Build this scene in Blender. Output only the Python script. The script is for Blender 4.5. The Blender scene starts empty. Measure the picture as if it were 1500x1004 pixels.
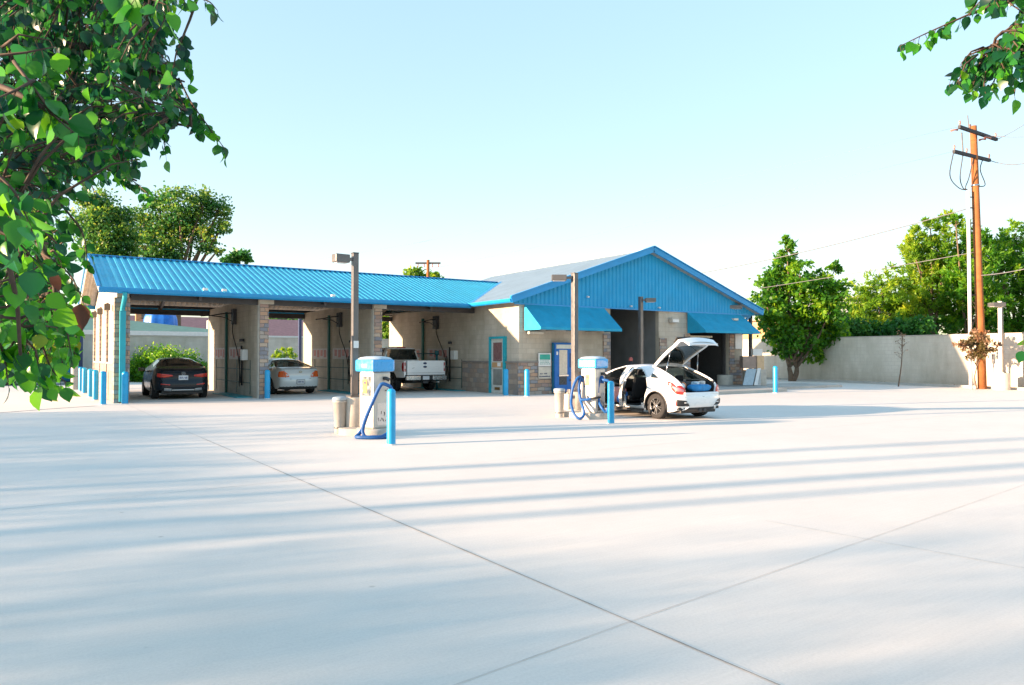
import bpy, bmesh, math, random
import numpy as np
from mathutils import Vector, Matrix, Euler
R = math.radians
random.seed(7)
rng = np.random.default_rng(11)
scene = bpy.context.scene
COL = scene.collection

# ---------------------------------------------------------------- camera
CAM_H = 1.5
YAW, PITCH = R(34.0), math.atan(20/1060.0)
cam_d = bpy.data.cameras.new('camera')
cam = bpy.data.objects.new('camera', cam_d)
COL.objects.link(cam)
cam.location = (0, 0, CAM_H)
cam.rotation_euler = (math.pi/2+PITCH, 0, -YAW)
cam_d.sensor_fit = 'HORIZONTAL'
cam_d.sensor_width = 36.0
cam_d.lens = 36.0*1060/1500
cam_d.clip_start = 0.05
cam_d.clip_end = 3000
scene.camera = cam

# ---------------------------------------------------------------- sky, sun, exposure
SUN_EL, SUN_OFF = R(9.2), R(15.5)            # light travels towards +X, a little towards -Y
world = bpy.data.worlds.new('World'); scene.world = world
world.use_nodes = True
nt = world.node_tree
for n in list(nt.nodes): nt.nodes.remove(n)
sky = nt.nodes.new('ShaderNodeTexSky'); sky.sky_type = 'NISHITA'; sky.sun_disc = False
sky.sun_elevation = SUN_EL
sky.sun_rotation = math.pi*1.5 + SUN_OFF      # sun azimuth, clockwise from +Y
sky.altitude = 0; sky.air_density = 1.0; sky.dust_density = 0.3; sky.ozone_density = 1.5
gm = nt.nodes.new('ShaderNodeGamma'); gm.inputs[1].default_value = .30
hsn = nt.nodes.new('ShaderNodeHueSaturation'); hsn.inputs['Saturation'].default_value = 2.05; hsn.inputs['Hue'].default_value = .5
bg = nt.nodes.new('ShaderNodeBackground'); bg.inputs['Strength'].default_value = 0.142
wo = nt.nodes.new('ShaderNodeOutputWorld')
nt.links.new(sky.outputs[0], gm.inputs[0]); nt.links.new(gm.outputs[0], hsn.inputs['Color']); nt.links.new(hsn.outputs[0], bg.inputs[0]); nt.links.new(bg.outputs[0], wo.inputs[0])
sl = bpy.data.lights.new('sun', 'SUN'); sl.energy = 2.9; sl.angle = R(1.0); sl.color = (1.0, 0.69, 0.46)
sun = bpy.data.objects.new('sun', sl); COL.objects.link(sun)
sd = Vector((math.cos(SUN_OFF)*math.cos(SUN_EL), -math.sin(SUN_OFF)*math.cos(SUN_EL), -math.sin(SUN_EL)))
sun.rotation_euler = sd.to_track_quat('-Z', 'Y').to_euler()
scene.view_settings.view_transform = 'Standard'
scene.view_settings.look = 'None'
scene.view_settings.exposure = 2.66
scene.view_settings.gamma = 1
scene.render.resolution_x = 1024; scene.render.resolution_y = 685

# ---------------------------------------------------------------- pixel -> world helpers (used while building only)
_fh = np.array([math.sin(YAW), math.cos(YAW), 0]); _rt = np.array([math.cos(YAW), -math.sin(YAW), 0])
_fw = _fh*math.cos(PITCH)+np.array([0, 0, math.sin(PITCH)]); _up = np.cross(_rt, _fw)
_C = np.array([0, 0, CAM_H])
def _ray(x, y): return _fw+_rt*(x-750)/1060+_up*(502-y)/1060
def G(x, y, z=0.0):
    r = _ray(x, y); return _C+r*(z-CAM_H)/r[2]
def PXW(x, y, X):
    r = _ray(x, y); return _C+r*(X/r[0])
def PYW(x, y, Y):
    r = _ray(x, y); return _C+r*(Y/r[1])
def AT(x, y, d): return _C+_ray(x, y)*d

# ---------------------------------------------------------------- materials
MATS = {}
def _new(name):
    m = bpy.data.materials.new(name); m.use_nodes = True
    n = m.node_tree.nodes; b = n['Principled BSDF']; MATS[name] = m
    return m, m.node_tree, b
def _mix(t, a, b, fac, mode='MIX'):
    n = t.nodes.new('ShaderNodeMix'); n.data_type = 'RGBA'; n.blend_type = mode
    for s, v in ((n.inputs[0], fac), (n.inputs[6], a), (n.inputs[7], b)):
        if hasattr(v, 'links') or isinstance(v, bpy.types.NodeSocket): t.links.new(v, s)
        else: s.default_value = v if not isinstance(v, tuple) else (*v[:3], 1)
    return n.outputs[2]
def _coord(t, kind='Object', scale=(1, 1, 1)):
    c = t.nodes.new('ShaderNodeTexCoord'); mp = t.nodes.new('ShaderNodeMapping')
    mp.inputs['Scale'].default_value = scale
    t.links.new(c.outputs[kind], mp.inputs['Vector']); return mp.outputs[0]
def _noise(t, vec, scale, detail=4, rough=.55):
    n = t.nodes.new('ShaderNodeTexNoise'); n.inputs['Scale'].default_value = scale
    n.inputs['Detail'].default_value = detail; n.inputs['Roughness'].default_value = rough
    t.links.new(vec, n.inputs['Vector']); return n.outputs[0]
def _ramp(t, fac, stops, interp='LINEAR'):
    n = t.nodes.new('ShaderNodeValToRGB'); n.color_ramp.interpolation = interp
    e = n.color_ramp.elements
    while len(e) < len(stops): e.new(0.5)
    for i, (p, c) in enumerate(stops):
        e[i].position = p; e[i].color = (*c, 1) if len(c) == 3 else c
    t.links.new(fac, n.inputs[0]); return n.outputs[0]
def _bump(t, b, h, strength=.3, dist=.01):
    n = t.nodes.new('ShaderNodeBump'); n.inputs['Strength'].default_value = strength; n.inputs['Distance'].default_value = dist
    t.links.new(h, n.inputs['Height']); t.links.new(n.outputs[0], b.inputs['Normal'])
def sc(c, k): return tuple(min(1, max(0, v*k)) for v in c[:3])
def M(name, col, rough=.6, metal=0.0, var=.12, scale=6.0, bump=0.0, bdist=.004, coat=0.0, spec=.5, trans=0.0):
    """one plain surface with soft uneven wear in colour and gloss"""
    if name in MATS: return MATS[name]
    m, t, b = _new(name)
    v = _coord(t)
    n1 = _noise(t, v, scale, 5); 
    t.links.new(_ramp(t, n1, [(.3, sc(col, 1-var)), (.7, sc(col, 1+var))]), b.inputs['Base Color'])
    n2 = _noise(t, v, scale*2.3, 3)
    t.links.new(_ramp(t, n2, [(.3, (max(.03, rough-.07),)*3), (.7, (min(1, rough+.08),)*3)]), b.inputs['Roughness'])
    b.inputs['Metallic'].default_value = metal
    b.inputs['Specular IOR Level'].default_value = spec
    if coat: b.inputs['Coat Weight'].default_value = coat; b.inputs['Coat Roughness'].default_value = .04
    if trans: b.inputs['Transmission Weight'].default_value = trans
    if bump: _bump(t, b, _noise(t, v, scale*10, 4), bump, bdist)
    return m
def block_mat(name, colA, colB, mortar, bw=.4, bh=.2, ms=.008, bump=.4, stones=None, off=.5, dirt=True):
    """masonry laid out on UVs in metres"""
    m, t, b = _new(name)
    uv = t.nodes.new('ShaderNodeTexCoord').outputs['UV']
    br = t.nodes.new('ShaderNodeTexBrick')
    br.inputs['Scale'].default_value = 1; br.inputs['Brick Width'].default_value = bw; br.inputs['Row Height'].default_value = bh
    br.inputs['Mortar Size'].default_value = ms; br.inputs['Mortar Smooth'].default_value = .3
    br.offset = off; br.inputs['Bias'].default_value = 0
    br.inputs['Color1'].default_value = (0, 0, 0, 1); br.inputs['Color2'].default_value = (1, 1, 1, 1)
    br.inputs['Mortar'].default_value = (.5, .5, .5, 1)
    # wavy joints for rough stone
    if stones:
        nz = t.nodes.new('ShaderNodeTexNoise'); nz.inputs['Scale'].default_value = 3.0; t.links.new(uv, nz.inputs['Vector'])
        sub = t.nodes.new('ShaderNodeVectorMath'); sub.operation = 'SUBTRACT'; sub.inputs[1].default_value = (.5, .5, .5)
        t.links.new(nz.outputs['Color'], sub.inputs[0])
        scl = t.nodes.new('ShaderNodeVectorMath'); scl.operation = 'SCALE'; scl.inputs['Scale'].default_value = .10
        t.links.new(sub.outputs[0], scl.inputs[0])
        ad = t.nodes.new('ShaderNodeVectorMath'); ad.operation = 'ADD'
        t.links.new(uv, ad.inputs[0]); t.links.new(scl.outputs[0], ad.inputs[1])
        t.links.new(ad.outputs[0], br.inputs['Vector'])
        k = len(stones); base = _ramp(t, br.outputs['Color'], [(i/k, c) for i, c in enumerate(stones)], 'CONSTANT')
    else:
        t.links.new(uv, br.inputs['Vector'])
        base = _ramp(t, br.outputs['Color'], [(0, colA), (1, colB)])
    oc = _coord(t)
    fine = _noise(t, oc, 45, 4)
    base = _mix(t, base, _ramp(t, fine, [(.3, (.72,)*3), (.7, (1.0,)*3)]), .55, 'MULTIPLY')
    if dirt:
        big = _noise(t, _coord(t, 'Object', (1, 1, .35)), 1.1, 5, .6)
        base = _mix(t, base, _ramp(t, big, [(.32, (.62, .61, .55)), (.62, (1.0,)*3)]), .75, 'MULTIPLY')
    base = _mix(t, base, (*mortar, 1), br.outputs['Fac'])
    t.links.new(base, b.inputs['Base Color']); b.inputs['Roughness'].default_value = .88
    inv = t.nodes.new('ShaderNodeMath'); inv.operation = 'SUBTRACT'; inv.inputs[0].default_value = 1
    t.links.new(br.outputs['Fac'], inv.inputs[1])
    mul = t.nodes.new('ShaderNodeMath'); mul.operation = 'MULTIPLY_ADD'; mul.inputs[1].default_value = .5
    t.links.new(fine, mul.inputs[0]); t.links.new(inv.outputs[0], mul.inputs[2])
    _bump(t, b, mul.outputs[0], bump, .012)
    return m
def leaf_mat(name, stops, transl=.35, rough=.45):
    """per-leaf colour from a face-corner attribute; light passes through the blade"""
    m, t, b = _new(name)
    at = t.nodes.new('ShaderNodeAttribute'); at.attribute_name = 'leafv'
    colr = _ramp(t, at.outputs['Fac'], stops)
    t.links.new(colr, b.inputs['Base Color']); b.inputs['Roughness'].default_value = rough
    tr = t.nodes.new('ShaderNodeBsdfTranslucent')
    hs = t.nodes.new('ShaderNodeHueSaturation'); hs.inputs['Value'].default_value = 1.6; hs.inputs['Hue'].default_value = .485
    t.links.new(colr, hs.inputs['Color']); t.links.new(hs.outputs[0], tr.inputs['Color'])
    mx = t.nodes.new('ShaderNodeMixShader'); mx.inputs[0].default_value = transl
    t.links.new(b.outputs[0], mx.inputs[1]); t.links.new(tr.outputs[0], mx.inputs[2])
    t.links.new(mx.outputs[0], t.nodes['Material Output'].inputs[0])
    return m
def glass_mat(name, tint=(.03, .06, .06), alpha_t=.35):
    m, t, b = _new(name)
    b.inputs['Base Color'].default_value = (*tint, 1); b.inputs['Roughness'].default_value = .03
    b.inputs['Specular IOR Level'].default_value = .8
    tb = t.nodes.new('ShaderNodeBsdfTransparent'); tb.inputs[0].default_value = (.7, .8, .78, 1)
    mx = t.nodes.new('ShaderNodeMixShader'); mx.inputs[0].default_value = alpha_t
    t.links.new(b.outputs[0], mx.inputs[1]); t.links.new(tb.outputs[0], mx.inputs[2])
    t.links.new(mx.outputs[0], t.nodes['Material Output'].inputs[0])
    return m
def concrete_mat(name, col, stain=.12):
    m, t, b = _new(name)
    v = _coord(t)
    big = _noise(t, v, .22, 6, .6); mid = _noise(t, v, 1.7, 6, .65); fine = _noise(t, v, 60, 4, .6)
    c = _ramp(t, big, [(.35, sc(col, 1-stain*1.6)), (.65, sc(col, 1+stain*.4))])
    c = _mix(t, c, _ramp(t, mid, [(.35, (.955, .955, .955)), (.62, (1, 1, 1))]), .8, 'MULTIPLY')
    c = _mix(t, c, _ramp(t, fine, [(.32, (.86, .86, .86)), (.6, (1, 1, 1))]), .5, 'MULTIPLY')
    # broom marks running across the slabs
    br = _noise(t, _coord(t, 'Object', (1.2, 40, 1)), 1.0, 4, .7)
    c = _mix(t, c, _ramp(t, br, [(.35, (.93, .93, .93)), (.65, (1, 1, 1))]), .6, 'MULTIPLY')
    # dark spots: drips and gum
    vo = t.nodes.new('ShaderNodeTexVoronoi'); vo.inputs['Scale'].default_value = 1.4; t.links.new(v, vo.inputs['Vector'])
    c = _mix(t, c, _ramp(t, vo.outputs['Distance'], [(.015, (.6, .59, .57)), (.04, (1, 1, 1))]), .7, 'MULTIPLY')
    t.links.new(c, b.inputs['Base Color']); b.inputs['Roughness'].default_value = .82
    b.inputs['Specular IOR Level'].default_value = .25
    _bump(t, b, fine, .25, .004)
    return m

# ---------------------------------------------------------------- mesh builder
class MB:
    def __init__(s): s.v = []; s.f = []; s.sm = []
    def add(s, vs, fs, smooth=False):
        o = len(s.v); s.v.extend([tuple(map(float, p)) for p in vs])
        for f in fs: s.f.append(tuple(i+o for i in f)); s.sm.append(smooth)
        return s
    def box(s, x0, x1, y0, y1, z0, z1, bev=0.0):
        if x0 > x1: x0, x1 = x1, x0
        if y0 > y1: y0, y1 = y1, y0
        if z0 > z1: z0, z1 = z1, z0
        if bev <= 0:
            vs = [(x, y, z) for z in (z0, z1) for (x, y) in ((x0, y0), (x1, y0), (x1, y1), (x0, y1))]
            return s.add(vs, [(3, 2, 1, 0), (4, 5, 6, 7), (0, 1, 5, 4), (1, 2, 6, 5), (2, 3, 7, 6), (3, 0, 4, 7)])
        bm = bmesh.new(); bmesh.ops.create_cube(bm, size=1)
        for v in bm.verts: v.co = Vector(((x0+x1)/2+v.co.x*(x1-x0), (y0+y1)/2+v.co.y*(y1-y0), (z0+z1)/2+v.co.z*(z1-z0)))
        bmesh.ops.bevel(bm, geom=bm.edges[:], offset=bev, segments=2, profile=.6, affect='EDGES')
        return s.frombm(bm)
    def frombm(s, bm, smooth=False):
        bm.verts.index_update()
        s.add([v.co[:] for v in bm.verts], [[v.index for v in f.verts] for f in bm.faces], smooth); bm.free(); return s
    def quad(s, a, b, c, d): return s.add([a, b, c, d], [(0, 1, 2, 3)])
    def slab(s, pts, n, th):
        """flat polygon pts, given thickness th along n"""
        n = Vector(n).normalized()*th; k = len(pts)
        vs = [Vector(p) for p in pts]+[Vector(p)+n for p in pts]
        return s.add(vs, [tuple(range(k))[::-1], tuple(range(k, 2*k))]+[(i, (i+1) % k, k+(i+1) % k, k+i) for i in range(k)])
    def beam(s, a, b, w, h, up=(0, 0, 1)):
        a, b = Vector(a), Vector(b); d = (b-a).normalized(); u = Vector(up)
        sd_ = d.cross(u)
        if sd_.length < 1e-4: sd_ = d.cross(Vector((1, 0, 0)))
        sd_.normalize(); u = sd_.cross(d).normalized()
        vs = [p+sd_*w/2*i+u*h/2*j for p in (a, b) for (i, j) in ((-1, -1), (1, -1), (1, 1), (-1, 1))]
        return s.add(vs, [(0, 1, 2, 3), (7, 6, 5, 4), (0, 4, 5, 1), (1, 5, 6, 2), (2, 6, 7, 3), (3, 7, 4, 0)])
    def tube(s, pts, r, n=10, cap=True, smooth=True):
        pts = [Vector(p) for p in pts]; m = len(pts)
        rr = list(r) if hasattr(r, '__len__') else [r]*m
        T = [(pts[min(i+1, m-1)]-pts[max(i-1, 0)]).normalized() for i in range(m)]
        u = T[0].orthogonal().normalized(); vs = []
        for i in range(m):
            u = (u-T[i]*u.dot(T[i]));
            if u.length < 1e-6: u = T[i].orthogonal()
            u.normalize(); w = T[i].cross(u)
            for k in range(n):
                a = 2*math.pi*k/n; vs.append(pts[i]+(u*math.cos(a)+w*math.sin(a))*rr[i])
        fs = [(i*n+k, i*n+(k+1) % n, (i+1)*n+(k+1) % n, (i+1)*n+k) for i in range(m-1) for k in range(n)]
        s.add(vs, fs, smooth)
        if cap:
            o = len(s.v)-len(vs)
            s.f.append(tuple(o+k for k in range(n))[::-1]); s.sm.append(False)
            s.f.append(tuple(o+(m-1)*n+k for k in range(n))); s.sm.append(False)
        return s
    def lathe(s, prof, c=(0, 0, 0), n=24, axis='Z', smooth=True):
        vs = []
        for (r, z) in prof:
            for k in range(n):
                a = 2*math.pi*k/n; p = (r*math.cos(a), r*math.sin(a), z)
                if axis == 'X': p = (z, p[0], p[1])
                if axis == 'Y': p = (p[1], z, p[0])
                vs.append((p[0]+c[0], p[1]+c[1], p[2]+c[2]))
        m = len(prof)
        fs = [(i*n+k, i*n+(k+1) % n, (i+1)*n+(k+1) % n, (i+1)*n+k) for i in range(m-1) for k in range(n)]
        s.add(vs, fs, smooth)
        return s
    def grid(s, P, smooth=True, closed=False, flip=False):
        """P: list of rows of points"""
        m, n = len(P), len(P[0]); vs = [p for row in P for p in row]
        fs = []
        for i in range(m-1):
            for j in range(n-1 if not closed else n):
                q = (i*n+j, i*n+(j+1) % n, (i+1)*n+(j+1) % n, (i+1)*n+j)
                fs.append(q[::-1] if flip else q)
        return s.add(vs, fs, smooth)
    def xf(s, mat):
        s.v = [tuple(mat @ Vector(p)) for p in s.v]; return s
def root_of(o):
    while o.parent: o = o.parent
    return o
def uv_box(me):
    uvl = me.uv_layers.new(name='UVMap')
    co = np.empty(len(me.vertices)*3, 'f'); me.vertices.foreach_get('co', co); co = co.reshape(-1, 3)
    out = np.zeros((len(me.loops), 2), 'f')
    for p in me.polygons:
        n = p.normal; a = (abs(n.x), abs(n.y), abs(n.z))
        for li in p.loop_indices:
            c = co[me.loops[li].vertex_index]
            if a[2] > .75: out[li] = (c[0], c[1])
            elif a[0] > a[1]: out[li] = (c[1], c[2])
            else: out[li] = (c[0], c[2])
    uvl.data.foreach_set('uv', out.ravel())
def obj(name, mb, mat, parent=None, local=False, label=None, uv=False, merge=False):
    """link the builder's mesh as one object; vertices are world coordinates unless local"""
    me = bpy.data.meshes.new(name)
    vs = mb.v; off = Vector((0, 0, 0))
    if parent is not None and not local: off = root_of(parent).location
    if off.length > 0: vs = [(p[0]-off[0], p[1]-off[1], p[2]-off[2]) for p in vs]
    me.from_pydata(vs, [], mb.f); me.polygons.foreach_set('use_smooth', mb.sm)
    if merge:
        bm = bmesh.new(); bm.from_mesh(me); bmesh.ops.remove_doubles(bm, verts=bm.verts, dist=1e-4); bmesh.ops.recalc_face_normals(bm, faces=bm.faces); bm.to_mesh(me); bm.free()
    me.update()
    if uv: uv_box(me)
    for m_ in (mat if isinstance(mat, (list, tuple)) else [mat]): me.materials.append(m_)
    o = bpy.data.objects.new(name, me); COL.objects.link(o)
    if parent is not None: o.parent = parent
    if label: o['label'] = label
    return o
def tag(o, label, cat, group=None):
    o['label'] = label; o['category'] = cat
    if group: o['group'] = group
    return o
def thing(name, label, cat, loc=(0, 0, 0), rz=0.0, group=None):
    o = bpy.data.objects.new(name, None); o.empty_display_size = .2; COL.objects.link(o)
    o.location = tuple(map(float, loc)); o.rotation_euler = (0, 0, rz)
    return tag(o, label, cat, group)
def struct(name, mb, mat, **k):
    o = obj(name, mb, mat, **k); o['kind'] = 'structure'; return o
def dup(rt, loc, rz=None, label=None, scale=None):
    def cp(o, par):
        c = o.copy(); COL.objects.link(c)
        if par is not None: c.parent = par
        for ch in list(o.children): cp(ch, c)
        return c
    r = cp(rt, None); r.location = tuple(map(float, loc))
    if rz is not None: r.rotation_euler = (0, 0, rz)
    if scale: r.scale = scale
    if label: r['label'] = label
    return r
def catmull(P, k=8, closed=False):
    P = [np.array(p, float) for p in P]; n = len(P); out = []
    for i in range(n-1 if not closed else n):
        p0 = P[i-1] if (i > 0 or closed) else 2*P[0]-P[1]
        p1 = P[i]; p2 = P[(i+1) % n]; p3 = P[(i+2) % n] if (i+2 < n or closed) else 2*P[-1]-P[-2]
        for j in range(k):
            t_ = j/k
            out.append(.5*((2*p1)+(-p0+p2)*t_+(2*p0-5*p1+4*p2-p3)*t_**2+(-p0+3*p1-3*p2+p3)*t_**3))
    if not closed: out.append(P[-1])
    return out

# ---------------------------------------------------------------- palette
m_conc = concrete_mat('pavement_concrete', (.78, .725, .66), .03)
m_pad = concrete_mat('pad_concrete', (.52, .50, .46), .18)
m_pedestal = M('pedestal_concrete', (.50, .46, .40), .9, var=.15, scale=5, bump=.4)
m_tar = M('joint_tar', (.26, .25, .235), .8)
m_cut = M('saw_cut', (.55, .53, .50), .9)
m_block = block_mat('grey_block', (.54, .475, .39), (.61, .545, .455), (.38, .335, .28), ms=.006, bump=.35)
m_block_l = block_mat('pale_block', (.58, .53, .455), (.64, .59, .51), (.48, .44, .38), ms=.005, bump=.25)
m_yard = block_mat('yard_block', (.76, .69, .585), (.80, .735, .63), (.58, .52, .44), ms=.009, bump=.3)
STN = [(.34, .23, .18), (.45, .33, .25), (.24, .24, .27), (.50, .39, .30), (.38, .27, .23), (.30, .30, .32), (.50, .32, .22), (.42, .36, .31)]
m_stone = block_mat('ledge_stone', None, None, (.19, .17, .15), bw=.34, bh=.14, ms=.012, bump=.9, stones=STN, off=.37, dirt=False)
m_bstone = block_mat('wainscot_stone', None, None, (.25, .21, .18), bw=.30, bh=.2, ms=.012, bump=.8, stones=[(.33, .25, .20), (.38, .30, .24), (.30, .24, .20), (.42, .32, .25), (.28, .25, .23), (.36, .26, .20)], off=.5, dirt=False)
m_roofblue = M('blue_roof_paint', (.035, .43, .62), .5, metal=.0, var=.10, scale=1.5, spec=.6)
m_siding = M('blue_siding_paint', (.0, .31, .60), .55, var=.08, scale=1.2)
m_trim = M('blue_trim_paint', (.008, .27, .60), .4, var=.08, scale=2)
m_paleroof = M('sunlit_blue_roof', (.33, .42, .47), .38, metal=.35, var=.10, scale=1.0)  # sun and sky glare on the blue roof, put into a pale base colour
m_teal = M('teal_paint', (.012, .34, .42), .45, var=.10, scale=3)
m_awn = M('teal_canvas', (.006, .30, .50), .75, var=.10, scale=2.5, bump=.2)
m_under = M('roof_underside', (.42, .38, .32), .55, var=.2, scale=3)
m_steel = M('dark_steel', (.06, .06, .065), .5, metal=.4)
m_pole = M('lamp_steel', (.15, .145, .145), .42, metal=.55, var=.15, scale=4)
m_white = M('white_panel', (.72, .72, .70), .5, var=.05)
m_bolblue = M('bollard_blue', (.008, .32, .62), .38, var=.10, scale=5)
m_dark = M('dark_interior', (.035, .035, .037), .8)
m_rubber = M('black_rubber', (.018, .018, .018), .75, var=.25, scale=12)
m_blackp = M('black_plastic', (.022, .023, .024), .45, var=.2)
m_chrome = M('bright_metal', (.55, .56, .57), .18, metal=1, var=.06)
m_plate = M('plate_white', (.62, .64, .66), .45, var=.04)
m_ink = M('dark_ink', (.03, .05, .12), .6)
m_wood = M('pole_wood', (.29, .105, .03), .85, var=.25, scale=2.5, bump=.5)
m_bark = M('bark', (.16, .11, .075), .9, var=.3, scale=8, bump=.7, bdist=.02)

# ================================================================ GROUND
mb = MB().quad((-900, -900, -.02), (900, -900, -.02), (900, 1200, -.02), (-900, 1200, -.02))
struct('ground', mb, M('dry_soil', (.30, .24, .17), .95, var=.2, scale=.5, bump=.3))
mb = MB()
nx, ny = 72, 84
P = [[(-28+ (69*i/nx), -22+ (80*j/ny), 0) for j in range(ny+1)] for i in range(nx+1)]
mb.grid(P, smooth=False, flip=False)
struct('concrete_pavement', mb, m_conc)
def strip(name, pts, w, mat, z=.004, jit=.0):
    mb = MB(); pts = [np.array((p[0], p[1], 0.)) for p in pts]; rows = []
    for i, p in enumerate(pts):
        d = pts[min(i+1, len(pts)-1)]-pts[max(i-1, 0)]; d /= np.linalg.norm(d); n_ = np.array((-d[1], d[0], 0))
        ww = w*(1+jit*random.uniform(-1, 1)); q = p+n_*random.uniform(-jit, jit)*w*.3
        rows.append([(q-n_*ww/2+np.array((0, 0, z))).tolist(), (q+n_*ww/2+np.array((0, 0, z))).tolist()])
    mb.grid(rows, smooth=False, flip=True)
    return struct(name, mb, mat)
def lin(a, b, n): return [(a[0]+(b[0]-a[0])*i/n, a[1]+(b[1]-a[1])*i/n) for i in range(n+1)]
strip('expansion_joint', lin((2.88, 1.2), (2.72, 14.3), 90), .0085, m_tar, jit=.35)
strip('expansion_joint', lin((2.72, 14.3), (2.66, 25.4), 30), .008, m_cut, jit=.3)
strip('expansion_joint', lin((-6, 2.05), (2.86, 3.04), 40)[0:41], .0055, m_cut, jit=.3)
strip('expansion_joint', lin((2.86, 3.04), (30, 5.6), 90), .0055, m_cut, jit=.3)
for a, b, w in (((-4, 8.62), (30, 9.2), .007), ((5.62, 4.2), (5.98, 1.5), .006), ((-20, 16), (36, 16.3), .008), ((15.5, 7), (15.2, 21), .008)):
    strip('saw_cut', lin(a, b, 60), w, m_cut, jit=.35)
arc = catmull([(-9, 18.0, 0), (-3.5, 21.6, 0), (-.51, 23.5, 0), (.7, 24.45, 0), (1.81, 25.1, 0)], 10)
strip('drain_joint', [(p[0], p[1]) for p in arc], .09, m_steel, jit=.2)
# raised pads and the planting strip by the side wall
struct('raised_kerb_pad', MB().box(21.5, 26.8, 18.9, 22.9, -.01, .12, .02).box(26.6, 33.0, 20.2, 22.9, -.01, .12, .02), m_pad)
WL = lambda Y: 37.75+(Y-15.7)*.225            # face line of the side wall
def wpt(Y, off=0.0, z=0.0): return (WL(Y)-off*.975, Y+off*.22, z)
mb = MB(); mb.slab([wpt(8, .95), wpt(8, .82), wpt(33, .82), wpt(33, .95)], (0, 0, 1), .12); struct('planter_kerb', mb, m_pad)
mb = MB(); mb.slab([wpt(8, .82), wpt(8, 0), wpt(33, 0), wpt(33, .82)], (0, 0, 1), .06); struct('planter_soil', mb, M('bark_soil', (.22, .15, .09), .95, var=.4, scale=14, bump=.8))

# ================================================================ PERIMETER WALLS
w = thing('block_wall', 'long pale beige block wall behind the pole and round-headed tree on the right', 'wall', wpt(20))
mb = MB(); Y0, Y1 = 2.0, 44.0; Hh = lambda Y: 2.5+.006*(Y-12)
mb.add([wpt(Y0), wpt(Y1), wpt(Y1, -.2), wpt(Y0, -.2), wpt(Y0, 0, Hh(Y0)), wpt(Y1, 0, Hh(Y1)), wpt(Y1, -.2, Hh(Y1)), wpt(Y0, -.2, Hh(Y0))], [(0, 1, 5, 4), (4, 5, 6, 7), (2, 3, 7, 6), (0, 4, 7, 3), (1, 2, 6, 5)])
obj('wall', mb, m_yard, w, uv=True, merge=True)
mb = MB(); c0 = [wpt(Y0, .02, Hh(Y0)+.002), wpt(Y1, .02, Hh(Y1)+.002), wpt(Y1, -.22, Hh(Y1)+.002), wpt(Y0, -.22, Hh(Y0)+.002)]
mb.slab(c0, (0, 0, 1), .05); obj('wall_cap', mb, m_block_l, w, merge=True)
w = thing('block_wall', 'long grey block wall standing behind the open wash bays', 'wall', (6, 49, 0))
obj('wall', MB().box(-26, 37.5, 49, 49.2, 0, 2.7), m_block_l, w, uv=True)
obj('wall_cap', MB().box(-26, 37.5, 48.97, 49.23, 2.702, 2.76), m_block_l, w)

# ================================================================ CAR WASH BUILDING
B = thing('car_wash_building', 'blue metal roofed car wash with three open bays, stone pillars and a blue gabled hall', 'car wash', (2.42, 26.2, 0))
EZ, RZ = 3.62, 5.17; SY0, SYR, SY1 = 25.75, 30.45, 35.15
def corr(mb, o, u, ul, v, vl, nrm, period, amp, flat=.5, th=0.0, clip=None, jsub=1):
    """ribbed sheet: origin o, across u (length ul, ribs repeat), along v (length vl)"""
    o, u, v, nrm = map(np.array, (o, u, v, nrm)); rows = []
    n = int(ul/period); prof = []
    for i in range(n):
        for f, h in ((0, 0), (.12, 0), (.28, 1), (.62, 1), (.78, 0)):
            prof.append(((i+f)*period, h*amp))
    prof.append((n*period, 0))
    for j in range(jsub+1):
        rows.append([tuple(o+u*a+v*(vl*j/jsub if clip is None else min(vl, clip(a))*j/jsub)+nrm*h) for a, h in prof])
    mb.grid(rows, smooth=False)
    return mb
sl = math.hypot(RZ-EZ, SYR-SY0); vs_ = (0, (SYR-SY0)/sl, (RZ-EZ)/sl); nf = (0, -vs_[2], vs_[1])
vb = (0, -(SYR-SY0)/sl, (RZ-EZ)/sl); nb = (0, vs_[2], vs_[1])
mb = MB(); corr(mb, (1.95, SY0, EZ), (1, 0, 0), 18.0, vs_, sl, nf, .225, .045); obj('bay_roof', mb, m_roofblue, B)
mb = MB(); corr(mb, (1.95, SY1, EZ), (1, 0, 0), 18.0, vb, sl, nb, .225, .045); obj('bay_roof', mb, m_roofblue, B)
# underside skin a little below the sheets (bare ribbed metal)
for oy, vv, nn in ((SY0, vs_, nf), (SY1, vb, nb)):
    mb = MB(); o_ = np.array((1.96, oy, EZ))-np.array(nn)*.018+np.array(vv)*.03
    corr(mb, o_, (1, 0, 0), 13.7, vv, sl-.06, nn, .225, .03); obj('ceiling_sheet', mb, m_under, B)
mb = MB()
for k in range(61):
    x = 1.95+.225*k+.09
    if x < 15.6+4: mb.box(x-.055, x+.055, SYR-.16, SYR+.16, RZ+.0, RZ+.045)
mb.box(1.93, 19.6, SYR-.14, SYR+.14, RZ+.02, RZ+.05); obj('ridge_cap', mb, m_trim, B)
# purlins and rafters
mb = MB()
for f in (.12, .36, .6, .84):
    for s_, y0 in ((1, SY0), (-1, SY1)):
        y = y0+s_*(SYR-SY0)*f; z = EZ+(RZ-EZ)*f-.13; mb.box(2.45, 15.8, y-.04, y+.04, z-.09, z+.02)
for x in (4.9, 9.2, 13.6):
    mb.beam((x, SY0+.2, EZ-.16), (x, SYR, RZ-.2), .1, .2); mb.beam((x, SY1-.2, EZ-.16), (x, SYR, RZ-.2), .1, .2)
mb.box(2.84, 15.8, 26.26, 26.44, 3.32, 3.52); mb.box(2.84, 15.8, 34.5, 34.68, 3.30, 3.52)
obj('roof_frame', mb, m_steel, B)
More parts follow.
